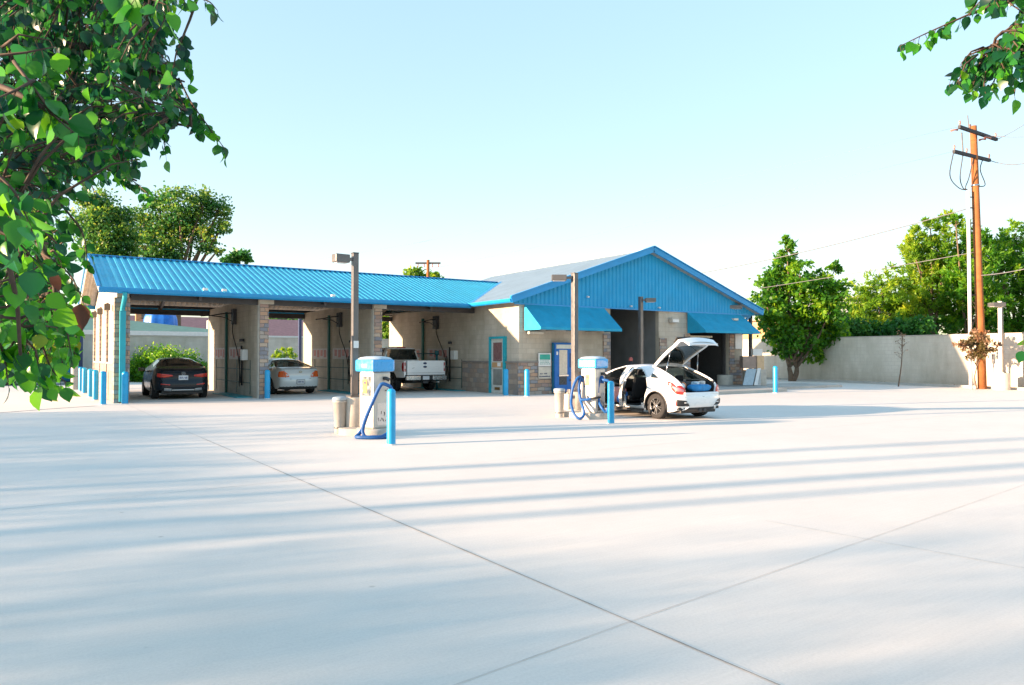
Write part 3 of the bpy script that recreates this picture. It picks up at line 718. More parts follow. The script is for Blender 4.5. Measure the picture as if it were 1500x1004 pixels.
# low slab joining lamp base and vacuum plinth, and the bins
def slab_obj(a, b, w, label):
    a = np.array(a); b = np.array(b); d = (b-a)/np.linalg.norm(b-a); n_ = np.array((-d[1], d[0], 0))
    mb = MB(); pts = []
    for k in range(9): an = math.pi/2+math.pi*k/8; pts.append(a+w*(d*math.cos(an)+n_*math.sin(an)))
    for k in range(9): an = -math.pi/2+math.pi*k/8; pts.append(b+w*(d*math.cos(an)+n_*math.sin(an)))
    mb.slab([tuple(p) for p in pts], (0, 0, 1), .13); mb.v = [(x, y, z-.004) for x, y, z in mb.v]
    return tag(obj('concrete_island', mb, m_pedestal), label, 'concrete island', 'low concrete islands under the vacuums')
slab_obj(G(519, 636), c1, .30, 'low concrete island under the nearer vacuum and lamp post')
slab_obj(G(840, 610), c2, .30, 'low concrete island under the farther vacuum and lamp post')
def bin_(loc, label):
    t = thing('trash_can', label, 'trash can', loc, 0, 'grey trash cans by the vacuums')
    r = .125
    obj('can', MB().lathe([(r*.78, 0), (r*.80, .03), (r*.80, .06), (r*.96, .60), (r*1.12, .605), (r*1.12, .63), (r*.98, .64), (r*.95, .66)], n=28), M('bin_grey', (.42, .40, .36), .55, var=.1), t, local=True)
    obj('lid', MB().lathe([(r*1.14, .645), (r*1.16, .675), (r*1.05, .70), (r*.6, .712), (.001, .715)], n=28), M('bin_lid', (.33, .40, .44), .45), t, local=True)
    obj('hoop', MB().lathe([(r*.83, .10), (r*.87, .115), (r*.84, .13)], n=28), m_pole, t, local=True)
    return t
bn = bin_(G(497.5, 635), 'grey trash can beside the round base by the nearer vacuum')
dup(bn, G(819.5, 611.5), label='grey trash can beside the base by the farther vacuum')
bx = thing('meter_box', 'small grey meter box on the base of the farther vacuum', 'meter box', (*G(838, 606)[:2], .13))
bx.location = (*G(833.5, 607)[:2], .126)
obj('box', MB().box(-.12, .12, -.12, .12, 0, .40, .012), m_pedestal, bx, local=True); obj('cover', MB().box(-.06, .1, -.128, -.121, .42-.14, .46-.1), m_steel, bx, local=True)
obj('switch', MB().box(-.02, .08, -.05, .05, .401, .52, .01), m_pole, bx, local=True)

# ================================================================ VENDING MACHINE
vx0, vx1 = PYW(812, 540, 22.80)[0], PYW(839, 540, 22.80)[0]; vw = vx1-vx0
V = thing('vending_machine', 'royal blue vending machine with a pale product window under the left awning', 'vending machine', (vx0, 22.80, 0))
m_vb = M('vending_blue', (.0, .13, .45), .5, var=.06); m_vt = M('vending_teal_side', (.01, .15, .26), .4)
X_ = lambda f: vw*f
obj('cabinet', MB().box(0, vw, .012, .16, .08, 2.04, .008), m_vb, V, local=True)
obj('side_skin', MB().box(-.006, -.001, .02, .16, .1, 2.0), m_vt, V, local=True)
obj('door', MB().box(.02, vw-.02, -.012, .010, .12, 2.0, .004), m_vb, V, local=True)
obj('header_sign', MB().box(X_(.10), X_(.95), -.024, -.013, 1.80, 1.96, .003), M('header_cream', (.60, .62, .55), .4), V, local=True)
obj('window', MB().box(X_(.25), X_(.68), -.024, -.013, .76, 1.75, .003), M('vending_window', (.62, .54, .44), .2, var=.12, scale=9), V, local=True)
obj('shelf_lip', MB().box(X_(.21), X_(.72), -.06, -.025, .70, .76, .004), m_chrome, V, local=True)
obj('vend_bin', MB().box(X_(.25), X_(.66), -.020, -.013, .36, .69), M('bin_dark', (.008, .03, .05), .3), V, local=True)
obj('button_strip', MB().box(X_(.82), X_(.88), -.020, -.013, 1.05, 1.62), m_ink, V, local=True)
obj('lock', MB().box(X_(.81), X_(.90), -.026, -.013, .50, .58, .004), m_steel, V, local=True)
obj('sticker', MB().box(X_(.10), X_(.19), -.019, -.013, 1.55, 1.68), m_white, V, local=True)
for sx in (.02, vw-.09): obj('foot', MB().box(sx, sx+.07, .03, .15, 0, .08), m_steel, V, local=True)

# ================================================================ MAT CLEANING STAND by the right end
t = thing('mat_washing_stand', 'tan coin box stand with white head above two slanted mat panels', 'mat stand', (28.1, 21.9, .12))
d = lambda x, y: (_rt[0]*x+_fh[0]*y, _rt[1]*x+_fh[1]*y)
mt = Matrix.Rotation(-YAW, 4, 'Z')
obj('plinth', MB().box(.02, .95, .25, .95, 0, .72, .03).xf(mt), m_pedestal, t, local=True)
obj('side_box', MB().box(-.15, .50, .3, .8, .80, 1.38, .01).xf(mt), M('brown_box', (.33, .25, .21), .7), t, local=True)
obj('coin_box', MB().box(.505, .84, .25, .8, .76, 1.40, .015).xf(mt), M('tan_box', (.60, .42, .25), .55), t, local=True)
obj('head_box', MB().box(.33, .78, .3, .62, 1.404, 1.72, .015).xf(mt), m_white, t, local=True)
mpan = M('mat_panel', (.42, .50, .54), .45, metal=.2)
mb = MB().slab([(-.35, -.25, .02), (.12, -.25, .02), (.47, .28, .78), (0, .28, .78)], (0, -1, .3), .03).xf(mt); obj('mat_panel', mb, mpan, t, local=True)
mb = MB().slab([(.17, -.25, .02), (.33, -.25, .02), (.68, .28, .80), (.52, .28, .80)], (0, -1, .3), .05).xf(mt); obj('mat_panel', mb, m_white, t, local=True)
mb = MB().add([(.34, -.25, .0), (.70, .28, .74), (.92, .6, .0), (.34, .3, .0)], [(0, 1, 3), (1, 2, 3), (0, 2, 1), (0, 3, 2)]).xf(mt); obj('side_gusset', mb, mpan, t, local=True)

# ================================================================ UTILITY POLE with crossarms
up_b = G(1439, 570); U = thing('utility_pole', 'tall orange-brown wooden utility pole with two dark crossarms and a white riser pipe', 'utility pole', up_b)
lean = np.array((-.30, -.0, 0))
top = np.array((_rt[0]*-.27, _rt[1]*-.27, 12.1))
obj('pole', MB().tube([(0, 0, 0), top*.25+np.array((0, 0, 0)), top*.5, top*.75, top], [.185, .175, .165, .155, .14], 18), m_wood, U, local=True)
pl = lambda z: top*(z/12.1)
UD = float((np.array(up_b)-_C) @ _fw)
def arm(pa, pb, k, name='crossarm'):
    a = AT(*pa, UD-k)-np.array(up_b); b = AT(*pb, UD+k)-np.array(up_b); b[2] = a[2]
    return a, b, obj(name, MB().beam(a, b, .11, .14), M('tarred_arm', (.05, .05, .055), .8), U, local=True)
a1, b1_, o1 = arm((1405, 186), (1460, 203), .95); a2, b2_, o2 = arm((1397, 222), (1450, 235), .75)
m_ins = M('insulator_clay', (.42, .17, .13), .3)
def insul(p, par, h=.22):
    p = np.array(p); 
    obj('insulator', MB().lathe([(.02, 0), (.02, .06), (.05, .08), (.03, .11), (.055, .14), (.03, .17), (.04, .21), (.001, h)], n=12, c=tuple(p+np.array((0, 0, .07)))), m_ins, par, local=True)
for f in (.02, .28, .97): insul(a1+(b1_-a1)*f, o1)
for f in (.02, .35, .98): insul(a2+(b2_-a2)*f, o2)
for (p, q) in ((a1+(b1_-a1)*.02, -1), (a1+(b1_-a1)*.75, -1), (a1+(b1_-a1)*.6, 1)):
    s0 = p+_rt*(.1*q)+np.array((0, 0, -.12)); mb = MB().tube([s0, s0+_rt*.14*q, s0+_rt*.3*q+np.array((0, 0, -.05))], [.05, .03, .05], 10); obj('string_insulator', mb, m_ins, o1, local=True)
mb = MB().beam(a1+(b1_-a1)*.25+np.array((0, 0, .1)), a1+(b1_-a1)*.22+np.array((0, 0, .65)), .03, .03); obj('pin', mb, m_steel, o1, local=True)
mb = MB().beam(a2+(b2_-a2)*.25+np.array((0, 0, .05)), a2+(b2_-a2)*.22+np.array((0, 0, .95)), .04, .04); obj('pin', mb, m_steel, o2, local=True)
riser0 = -_rt*.60+np.array((0, 0, 0))-_fh*.12; riser1 = pl(9.1)-_rt*.42-_fh*.12
obj('riser_pipe', MB().tube([riser0+np.array((0, 0, .0)), riser0*.5+riser1*.5, riser1], .075, 12), m_white, U, local=True)
for z in (3.2, 4.3, 6.0, 7.6, 8.3, 8.8):
    f = z/9.1; r_ = riser0*(1-f)+riser1*f; obj('standoff_bracket', MB().tube([r_, pl(z)], .022, 6), m_steel, U, local=True)
for k, (q, mid) in enumerate(((a2, .5), (a2+(b2_-a2)*.25, .25), (a2+(b2_-a2)*.55, .1))):
    e = riser1; m1 = (e+q)/2-_rt*mid+np.array((0, 0, -.2)); obj('jumper_cable', MB().tube(catmull([e, e+np.array((-.08, 0, .12))-_rt*mid*.8, m1, q], 8), .022, 6), m_steel, U, local=True)
e = pl(9.3)+_rt*.15; obj('jumper_cable', MB().tube(catmull([e, e+_rt*.3+np.array((0, 0, .1)), b2_*.6+a2*.4+np.array((0, 0, -.6))+_rt*.2, b2_*.8+a2*.2], 8), .022, 6), m_steel, U, local=True)
obj('pole_strap', MB().tube([pl(9.35)-np.array((0, 0, .04)), pl(9.35)+np.array((0, 0, .04))], .175, 18), m_chrome, U, local=True)
obj('service_box', MB().box(.30, .42, -.3, -.2, 1.15, 1.6, .01).tube([(.36, -.25, 0), (.36, -.25, 1.15)], .03, 8).xf(Matrix.Rotation(-YAW, 4, 'Z')), M('box_grey', (.36, .37, .38), .5), U, local=True)
# overhead lines
def wire(name, a, b, sag, r, label, group=None):
    a = np.array(a); b = np.array(b); pts = []
    for i in range(25):
        f = i/24; p = a+(b-a)*f; p = p-np.array((0, 0, sag*4*f*(1-f))); pts.append(p)
    o = obj(name, MB().tube(pts, r, 5), M('wire_grey', (.16, .16, .17), .6))
    return tag(o, label, 'overhead wire', group or 'overhead wires strung to the utility pole')
UB = np.array(up_b)
def ray_to(x, y, dist): return AT(x, y, dist)
wire('overhead_wire', UB+pl(8.4), ray_to(940, 414, 46), .35, .022, 'thick sagging cable from the utility pole down towards the gabled roof')
wire('overhead_wire', UB+pl(6.3), ray_to(940, 446, 50), .15, .016, 'lower cable passing behind the round-headed tree towards the roof end')
wire('overhead_wire', UB+a1, ray_to(300, 395, 150), 1.5, .006, 'faint top wire running far off to the left from the upper crossarm')
wire('overhead_wire', UB+a2, ray_to(300, 440, 150), 1.5, .006, 'faint second wire running far off to the left from the lower crossarm')
wire('overhead_wire', UB+b1_, ray_to(1650, 40, 26), .5, .014, 'thin wire rising to the upper right from the upper crossarm')
wire('overhead_wire', UB+a1+(b1_-a1)*.6, ray_to(1700, 150, 24), .5, .014, 'thin wire leaving the upper crossarm past the right picture edge')
wire('overhead_wire', UB+b2_, ray_to(1640, 130, 26), 1.1, .018, 'drooping wire curving up to the right from the lower crossarm')
wire('overhead_wire', UB+pl(5.2), ray_to(1640, 345, 27), .3, .02, 'low service cable leaving the pole to the right in front of the trees')
def small_pole(px_, ytop, d_, label, armw):
    p = AT(px_, ytop, d_); t = thing('utility_pole', label, 'utility pole', (p[0], p[1], 0))
    obj('pole', MB().tube([(0, 0, 0), (0, 0, p[2])], .16, 10), m_wood, t, local=True)
    a = -_rt*armw+np.array((0, 0, p[2]-.35)); b = _rt*armw+np.array((0, 0, p[2]-.35))
    o = obj('crossarm', MB().beam(a, b, .14, .18), M('tarred_arm', (.05, .05, .055), .8), t, local=True)
    for f in (.1, .35, .68, .92): 
        q = a+(b-a)*f; obj('insulator', MB().tube([q-np.array((0, 0, .45)), q-np.array((0, 0, .1))], .05, 6), m_ins, o, local=True)
small_pole(627, 381, 78, 'distant wooden utility pole showing above the blue bay roof', 1.35)

# ================================================================ BACKGROUND HOUSES
def house(name, label, x0, x1, y0, y1, wz, rz_, wm, rm, axis='x', over=.5, loc=None, hip=0.0):
    t = thing(name, label, 'house', ((x0+x1)/2, y0, 0))
    obj('wall', MB().box(x0, x1, y0, y1, 0, wz), wm, t, uv=True)
    th = .12
    if axis == 'x':
        ym = (y0+y1)/2; a, b = x0-over, x1+over; mb = MB()
        for s_, ye in ((1, y0-over), (-1, y1+over)):
            mb.slab([(a, ye, wz), (b, ye, wz), (b-hip, ym, rz_), (a+hip, ym, rz_)], (0, 0, 1), th)
        if not hip:
            for xx in (x0, x1-.1): mb.add([(xx, y0, wz), (xx, y1, wz), (xx, ym, rz_-.05), (xx+.1, y0, wz), (xx+.1, y1, wz), (xx+.1, ym, rz_-.05)], [(0, 2, 1), (3, 4, 5)])
        else:
            mb.add([(a, y0-over, wz+th), (a, y1+over, wz+th), (a+hip, ym, rz_+th)], [(0, 2, 1)]); mb.add([(b, y0-over, wz+th), (b, y1+over, wz+th), (b-hip, ym, rz_+th)], [(0, 1, 2)])
    else:
        xm = (x0+x1)/2; a, b = y0-over, y1+over; mb = MB()
        for s_, xe in ((1, x0-over), (-1, x1+over)):
            mb.slab([(xe, a, wz), (xm, a, rz_), (xm, b, rz_), (xe, b, wz)], (0, 0, 1), th)
        for yy in (y0, y1-.1): mb.add([(x0, yy, wz), (x1, yy, wz), (xm, yy, rz_-.05)], [(0, 1, 2)])
    rf = obj('roof', mb, rm, t)
    fb = MB(); fb.box(x0-over-.03, x1+over+.03, y0-over-.06, y0-over, wz-.12, wz+.16); obj('eave_board', fb, m_white, t)
    return t, rf
m_pinkr = M('maroon_roof', (.25, .14, .15), .8, var=.15, scale=3); m_greenr = M('green_roof', (.13, .26, .22), .75, var=.1, scale=2)
t1, rf = house('bungalow', 'low house with a pale green roof and a blue tarp seen through the left bay', -30, 12.6, 53.5, 62, 3.0, 3.98, m_block_l, m_greenr, hip=7.5)
obj('vent_pipe', MB().tube([(10.9, 55, 2.9), (10.9, 55, 4.05)], .1, 10), m_white, rf)
c = AT(236, 482, 54.0); tp = thing('tarp_covered_cooler', 'rooftop cooler wrapped in bright blue tarp on the green roof', 'tarp', (c[0], c[1], 3.55))
rows = []
for i in range(9):
    f = i/8; z = .2+1.35*(1-(1-f)**1.0); k = math.sqrt(max(0, 1-f**3.2))
    rows.append([((1.0+.13*math.sin(5*a)+.1*math.cos(2*a))*k*math.cos(a)*1.0, (.95+.1*math.sin(4*a))*k*math.sin(a), z) for a in np.linspace(0, 2*math.pi, 29)[:-1]])
obj('tarp', MB().grid(rows, closed=True), M('blue_tarp', (.005, .16, .62), .45, var=.2, scale=4, bump=.5), tp, local=True)
obj('duct', MB().box(-.5, .5, -.4, .4, -.35, .2), m_pole, tp, local=True)
house('long_house', 'long low building with a dull maroon roof behind the green roofed house', -22, 60, 78, 90, 3.5, 5.6, m_pinkr, m_pinkr)
g_ = PYW(222, 470, 66); t = thing('roof_unit', 'grey louvred cooler with an orange brick chimney behind the blue tarp', 'rooftop unit', (g_[0], 66, 0))
obj('chimney', MB().box(-1.15, -.75, 0, .5, 0, 6.2), M('orange_brick', (.50, .24, .12), .8), t, local=True)
obj('louvre_box', MB().box(-.70, .95, 0, 1.0, 4.6, 6.05, .03), m_pole, t, local=True); obj('stand', MB().box(-.5, .7, .2, .8, 0, 4.6), m_steel, t, local=True)
house('shed', 'white gabled shed roof peeking between the leaves and the end wall', -2.6, .9, 52, 58, 3.0, 3.6, m_block_l, m_white, 'y')
m_orange = M('orange_stucco', (.66, .36, .17), .85, var=.08, scale=1)
house('stucco_house', 'small orange stucco house glowing behind the wall at the porch corner', 45, 54.5, 30.5, 38, 3.9, 4.1, m_orange, M('tan_roof', (.45, .33, .22), .8), 'x', .2)
house('pale_house', 'pale roofed house peeking between the round tree and the hedge trees', 78, 92, 46, 56, 6.2, 8.8, m_block_l, M('pale_roof', (.42, .40, .38), .8), 'y', .4)
# blue steel container beyond the lot on the left
C_ = thing('shipping_container', 'bright blue ribbed steel container half hidden by the leaves at far left', 'container', (-3.3, 47.0, .15))
mb = MB(); mb.box(-3.1, 4.0, -1.2, 1.0, .05, 1.9)
obj('body', mb, m_bolblue, C_, local=True)
mb = MB(); corr(mb, (-3.1, -1.202, .15), (1, 0, 0), 4.8, (0, 0, 1), 1.65, (0, -1, 0), .28, .05); obj('ribbed_side', mb, m_bolblue, C_, local=True)
mb = MB().tube([(2.0, -1.6, .95), (5.6, -1.6, .95)], .95, 28); obj('round_tank', mb, M('tank_blue', (.003, .16, .30), .4), C_, local=True)
for x in (-2.6, 0, 2.4, 5.2): obj('foot', MB().box(x, x+.3, -1.7, .9, -.15, .05), m_steel, C_, local=True)
# unseen shadow casters left of the lot are placed at the end

# ================================================================ VEHICLES
def interp(x, pts):
    xs = [p[0] for p in pts]; ys = [p[1] for p in pts]
    return float(np.interp(x, xs, ys))
def smooth_interp(pts):
    """monotone-ish smooth curve through (x, y) pairs"""
    xs = np.array([p[0] for p in pts], float); ys = np.array([p[1] for p in pts], float)
    X = np.linspace(xs[0], xs[-1], 600); Y = np.interp(X, xs, ys); k = np.ones(21)/21
    Yp = np.concatenate([np.full(10, Y[0]), Y, np.full(10, Y[-1])]); Ys = np.convolve(Yp, k, 'valid')
    return lambda x: float(np.interp(x, X, Ys))
class Car:
    """y forward, rear axle at y=0, x to the right"""
    def __init__(s, P):
        s.P = P; s.T = smooth_interp(P['top']); s.B = smooth_interp(P['belt']); s.W = smooth_interp(P['width']); s.C = smooth_interp(P['cab'])
        s.y0, s.y1 = P['y0'], P['y1']; s.zl = P.get('sill', .22); s.ra = P.get('arch', .37); s.axles = P['axles']; s.wz = P['wheel_r']
    def low(s, y):
        z = s.zl
        if y < s.y0+.35: z = s.zl+P_(s, 'rear_up', .05)*(1-(y-s.y0)/.35)
        for a in s.axles:
            d = abs(y-a)
            if d < s.ra: z = max(z, s.wz+math.sqrt(s.ra**2-d*d))
        return z
    def sect(s, y, z0=None):
        W, T, B, c = s.W(y), s.T(y), s.B(y), s.C(y)
        z0 = s.low(y) if z0 is None else z0
        B = min(B, T-.035)
        ks = [(.22, .93), (.30, .975), (.45, .995), (.60, 1.0), (.74, .99), (.84, .965)]
        pts = []
        f0 = lambda z: float(np.interp(z/ s.P.get('hs', 1.0), [k[0] for k in ks], [k[1] for k in ks]))
        for f in np.linspace(0, 1, 9): z = z0+(B-z0)*f; pts.append((W*f0(z)*(1-.02*f**6), z))
        xb = pts[-1][0]; xr = xb*(1-.04)*(1-c)+s.P.get('roofw', .60)*c; zr = T-(.012+.055*c)
        for f in np.linspace(0, 1, 8)[1:]:
            bow = .02*math.sin(math.pi*f)*c; pts.append((xb+(xr-xb)*f+bow, B+(zr-B)*f))
        for f, q in ((.93, .35), (.82, .6), (.6, .82), (.4, .93), (.2, .985), (0, 1)): pts.append((xr*f, zr+(T-zr)*q))
        return pts                                    # 9 side + 7 glass + 6 top = 22 points
    NS, NG, NT = 9, 7, 6
    def dr(s, x, z):
        """how far the tail is displaced forward at (x, z)"""
        xx = min(1.0, abs(x)/s.W(s.y0+.3)); P = s.P
        return P.get('tail_round', .16)*xx**3.2 + float(np.interp(z, [q[0] for q in P['tail']], [q[1] for q in P['tail']]))
    def deform(s, p):
        x, y, z = p; t = max(0, min(1, (s.y0+s.P.get('tail_len', .5)-y)/s.P.get('tail_len', .5)))
        y2 = y+s.dr(x, z)*t**1.5
        t = max(0, min(1, (y-(s.y1-.6))/.6)); xx = min(1, abs(x)/s.W(s.y1-.6))
        y2 -= (.32*xx**3+.10*max(0, z-.55))*t**1.5
        return (x, y2, z)
    def hw(s, y, z):
        pts = s.sect(y, s.zl); zs = [q[1] for q in pts]; return float(np.interp(z, zs, [q[0] for q in pts]))
    def surf(s, u, z, out=.008):
        """unrolled tail: u across from the centre line, wraps round the corner on to the flank"""
        sg = 1 if u >= 0 else -1; a = abs(u); w = s.hw(s.y0, min(z, .84))
        if a <= w: z = min(z, s.T(s.y0)-.02); p = s.deform((a, s.y0, z)); n = (0, -1, 0)
        else: y = s.y0+(a-w); z = min(z, min(s.B(y), s.T(y)-.035)); p = s.deform((s.hw(y, z), y, z)); n = (1, -.2, 0)
        if w-.12 < a <= w: n = (.6*(a-w+.12)/.12, -1, 0)
        L = math.hypot(n[0], n[1])
        return (sg*(p[0]+n[0]/L*out), p[1]+n[1]/L*out, z)
    def side(s, y, z, out=.006, sg=-1):
        p = s.deform((s.hw(y, z), y, z)); return (sg*(p[0]+out), p[1], z)
    def patch(s, lo, hi, nu=10, nv=5, out=.010, th=.0):
        """ruled patch between two polylines in (u, z)"""
        def at(pl, f):
            d = [0]
            for i in range(1, len(pl)): d.append(d[-1]+math.hypot(pl[i][0]-pl[i-1][0], pl[i][1]-pl[i-1][1]))
            return (float(np.interp(f*d[-1], d, [q[0] for q in pl])), float(np.interp(f*d[-1], d, [q[1] for q in pl])))
        rows = []
        for j in range(nv+1):
            g = j/nv; row = []
            for i in range(nu+1):
                a, b = at(lo, i/nu), at(hi, i/nu); o = out*(1 if 0 < i < nu and 0 < j < nv else .15)
                row.append(s.surf(a[0]+(b[0]-a[0])*g, a[1]+(b[1]-a[1])*g, o))
            rows.append(row)
        return MB().grid(rows, smooth=True)
    def shell(s, step, glass, cut=lambda *a: False):
        """returns (body MB, {name: MB}) ; glass(side, y, z, band) -> part name or None"""
        ys = [s.y0, s.y0+.012, s.y0+.03, s.y0+.06]+list(np.arange(s.y0+.09, s.y1-.03, step))+[s.y1-.03, s.y1-.01, s.y1]
        S = []
        for y in ys:
            e = 0.0; t0 = y-s.y0; t1 = s.y1-y; k = 1.0; zz = 0
            for t in (t0, t1):
                if t < .06: k = min(k, 1-.03*(1-t/.06)**2)
            sec = s.sect(y); T = sec[-1][1]; z0 = sec[0][1]; zc = (T+z0)/2
            S.append([(x*k, zc+(z-zc)*(k if y-s.y0 < .06 or s.y1-y < .06 else 1)) for x, z in sec])
        n = len(S[0]); body = MB(); parts = {}
        full = lambda i: [s.deform((x, ys[i], z)) for x, z in S[i]]
        rows = [full(i) for i in range(len(ys))]
        vid = {}
        def addf(mb, quad):
            mb.add(quad, [(0, 1, 2, 3)], True)
        for i in range(len(ys)-1):
            for j in range(n-1):
                ym = (rows[i][j][1]+rows[i+1][j+1][1])/2; zm = (rows[i][j][2]+rows[i][j+1][2]+rows[i+1][j][2]+rows[i+1][j+1][2])/4
                xm = (rows[i][j][0]+rows[i][j+1][0])/2
                band = 'side' if j < s.NS-1 else ('glass' if j < s.NS+s.NG-1 else 'top')
                for sg in (-1, 1):
                    q = [(sg*p[0], p[1], p[2]) for p in (rows[i][j], rows[i+1][j], rows[i+1][j+1], rows[i][j+1])]
                    if sg < 0: q = q[::-1]
                    q = q[::-1]
                    if cut(sg, xm, ym, zm, band): continue
                    g = glass(sg, xm, ym, zm, band)
                    addf(body if g is None else parts.setdefault(g, MB()), q)
        # caps
        for i, sgn in ((0, 1), (len(ys)-1, -1)):
            NC = 24
            for j in range(n-1):
                for c in range(NC):
                    f0, f1 = -1+2*c/NC, -1+2*(c+1)/NC
                    q = []
                    for f, jj in ((f0, j), (f1, j), (f1, j+1), (f0, j+1)):
                        x, z = S[i][jj]; q.append(s.deform((x*f, ys[i], z)))
                    if sgn < 0: q = q[::-1]
                    xm = sum(p[0] for p in q)/4; zm = sum(p[2] for p in q)/4
                    if cut(0, xm, q[0][1], zm, 'cap%d' % i if i == 0 else 'front'): continue
                    g = glass(0, xm, q[0][1], zm, 'tail' if i == 0 else 'front')
                    body.add(q, [(0, 1, 2, 3)], True) if g is None else parts.setdefault(g, MB()).add(q, [(0, 1, 2, 3)], True)
        return body, parts
def P_(s, k, d): return s.P.get(k, d)
m_tyre = M('tyre_rubber', (.02, .02, .021), .85, var=.2, scale=15, bump=.3)
m_rim = M('alloy_grey', (.20, .21, .22), .3, metal=.8); m_rimd = M('alloy_dark', (.05, .052, .056), .35, metal=.6)
m_glass = glass_mat('car_glass'); m_glassd = glass_mat('car_glass_dark', (.008, .014, .015), .08)
m_red = M('tail_red', (.55, .03, .02), .18, coat=.5); m_amber = M('tail_orange', (.75, .12, .02), .2, coat=.5); m_lens = M('tail_clear', (.62, .55, .55), .15, coat=.5)
m_seat = M('seat_fabric', (.018, .018, .020), .9)
def wheel(t, x, y, r, w, sg, spokes=10, rim=None, steel=False):
    """sg -1 = left side, hub faces -x"""
    c = (x, y, r); prof = []
    hw_ = w/2
    prof = [(r*.64, -hw_), (r*.80, -hw_*1.06), (r*.93, -hw_*1.0), (r*.985, -hw_*.82), (r, -hw_*.5), (r*.995, -hw_*.48), (r*.995, -hw_*.44), (r, -hw_*.42), (r, hw_*.42), (r*.995, hw_*.44), (r, hw_*.5), (r*.985, hw_*.82), (r*.93, hw_), (r*.80, hw_*1.06), (r*.64, hw_)]
    wh = obj('wheel', MB().lathe(prof, c, 36, 'X'), m_tyre, t, local=True)
    f = sg
    obj('rim', MB().lathe([(r*.66, -hw_*.98*1), (r*.62, -hw_*.8), (r*.60, 0), (r*.62, hw_*.8), (r*.66, hw_*.98)], c, 36, 'X').lathe([(.001, f*hw_*.15), (r*.60, f*hw_*.15)], c, 30, 'X'), m_rimd, wh, local=True)
    mb = MB()
    for k in range(spokes):
        a = 2*math.pi*k/spokes+(.12 if k % 2 else -.12)*(1 if spokes > 6 else 0)
        ca, sa = math.cos(a), math.sin(a)
        p0 = Vector((x+f*hw_*.80, y+ca*r*.10, r+sa*r*.10)); p1 = Vector((x+f*hw_*.88, y+ca*r*.62, r+sa*r*.62))
        mb.beam(p0, p1, r*.07, hw_*.25, up=(1, 0, 0))
    mb.lathe([(.001, f*hw_*.92), (r*.10, f*hw_*.9), (r*.16, f*hw_*.78), (r*.16, f*hw_*.5)], c, 16, 'X')
    mb.lathe([(r*.60, f*hw_*.90), (r*.66, f*hw_*1.0), (r*.67, f*hw_*.92)], c, 36, 'X')
    obj('spokes', mb, rim or m_rim, wh, local=True)
    return wh
def seat(t, x, y, z0, h=.62, w=.48, mat=None):
    mb = MB()
    mb.box(x-w/2, x+w/2, y-.02, y+.50, z0, z0+.16, .05)
    bk = MB().box(-w/2, w/2, -.06, .06, 0, h, .055).xf(Matrix.Translation((x, y-.02, z0+.1)) @ Matrix.Rotation(R(14), 4, 'X'))
    hd = MB().box(-.13, .13, -.045, .045, h+.04, h+.22, .04).xf(Matrix.Translation((x, y-.02, z0+.1)) @ Matrix.Rotation(R(12), 4, 'X')); 
    o = obj('seat', mb, mat or m_seat, t, local=True); obj('seat_back', bk, mat or m_seat, o, local=True); obj('headrest', hd, mat or m_seat, o, local=True)
def plate(t, car, zc, w=.30, h=.155, u0=0.0, seed=1, frame=True):
    y = car.dr(0, zc)+car.y0
    p = obj('number_plate', MB().box(u0-w/2, u0+w/2, y-.022, y-.012, zc-h/2, zc+h/2, .003), m_plate, t, local=True)
    if frame:
        fr = MB()
        for (a, b, c, d) in ((u0-w/2-.012, u0+w/2+.012, zc+h/2, zc+h/2+.014), (u0-w/2-.012, u0+w/2+.012, zc-h/2-.014, zc-h/2), (u0-w/2-.012, u0-w/2, zc-h/2, zc+h/2), (u0+w/2, u0+w/2+.012, zc-h/2, zc+h/2)): fr.box(a, b, y-.026, y-.008, c, d)
        obj('plate_frame', fr, m_steel, p, local=True)
    r_ = random.Random(seed); mb = MB()
    for k in range(7):
        x = u0-w/2+.03+k*(w-.05)/7
        if r_.random() < .5: mb.box(x, x+.008, y-.0245, y-.0225, zc-.035, zc+.03)
        mb.box(x, x+.025, y-.0245, y-.0225, zc+r_.choice((-.035, -.002, .022)), zc+r_.choice((-.028, .005, .03))+.002)
        mb.box(x+.018, x+.026, y-.0245, y-.0225, zc-.035, zc+.03)
    obj('characters', mb, M('plate_ink', (.03, .05, .18), .6), p, local=True)
def underbody(t, car, w, z0=.2, z1=.52):
    obj('underbody', MB().box(-w, w, car.y0+.18, car.y1-.25, z0, z1-.1, .02), m_blackp, t, local=True)
    ob = MB()
    for a in car.axles:
        for sg in (-1, 1):
            rows = []
            for x in (sg*(car.W(a)-.015), sg*(car.W(a)-.30)):
                rows.append([(x, a+car.ra*1.01*math.cos(q), max(car.zl, car.wz+car.ra*1.01*math.sin(q))) for q in np.linspace(0, math.pi, 20)])
            ob.grid(rows)
            rows = [rows[1], [(sg*(car.W(a)-.30), a, car.wz)]*20]; ob.grid(rows)
    obj('wheel_arch_liner', ob, m_blackp, t, local=True)
    for a in car.axles: obj('axle', MB().tube([(-w, a, car.wz), (w, a, car.wz)], .05, 10), m_steel, t, local=True)
def seam(t, car, pts, name='panel_seam', w=.007):
    mb = MB(); mb.tube([car.surf(u, z, .001) for u, z in pts], w, 5, cap=False); return obj(name, mb, m_blackp, t, local=True)
def side_seam(t, car, pts, sg=-1, name='panel_seam', w=.005, mat=None):
    mb = MB(); mb.tube([car.side(y, z, .0, sg) for y, z in pts], w, 5, cap=False); return obj(name, mb, mat or m_blackp, t, local=True)
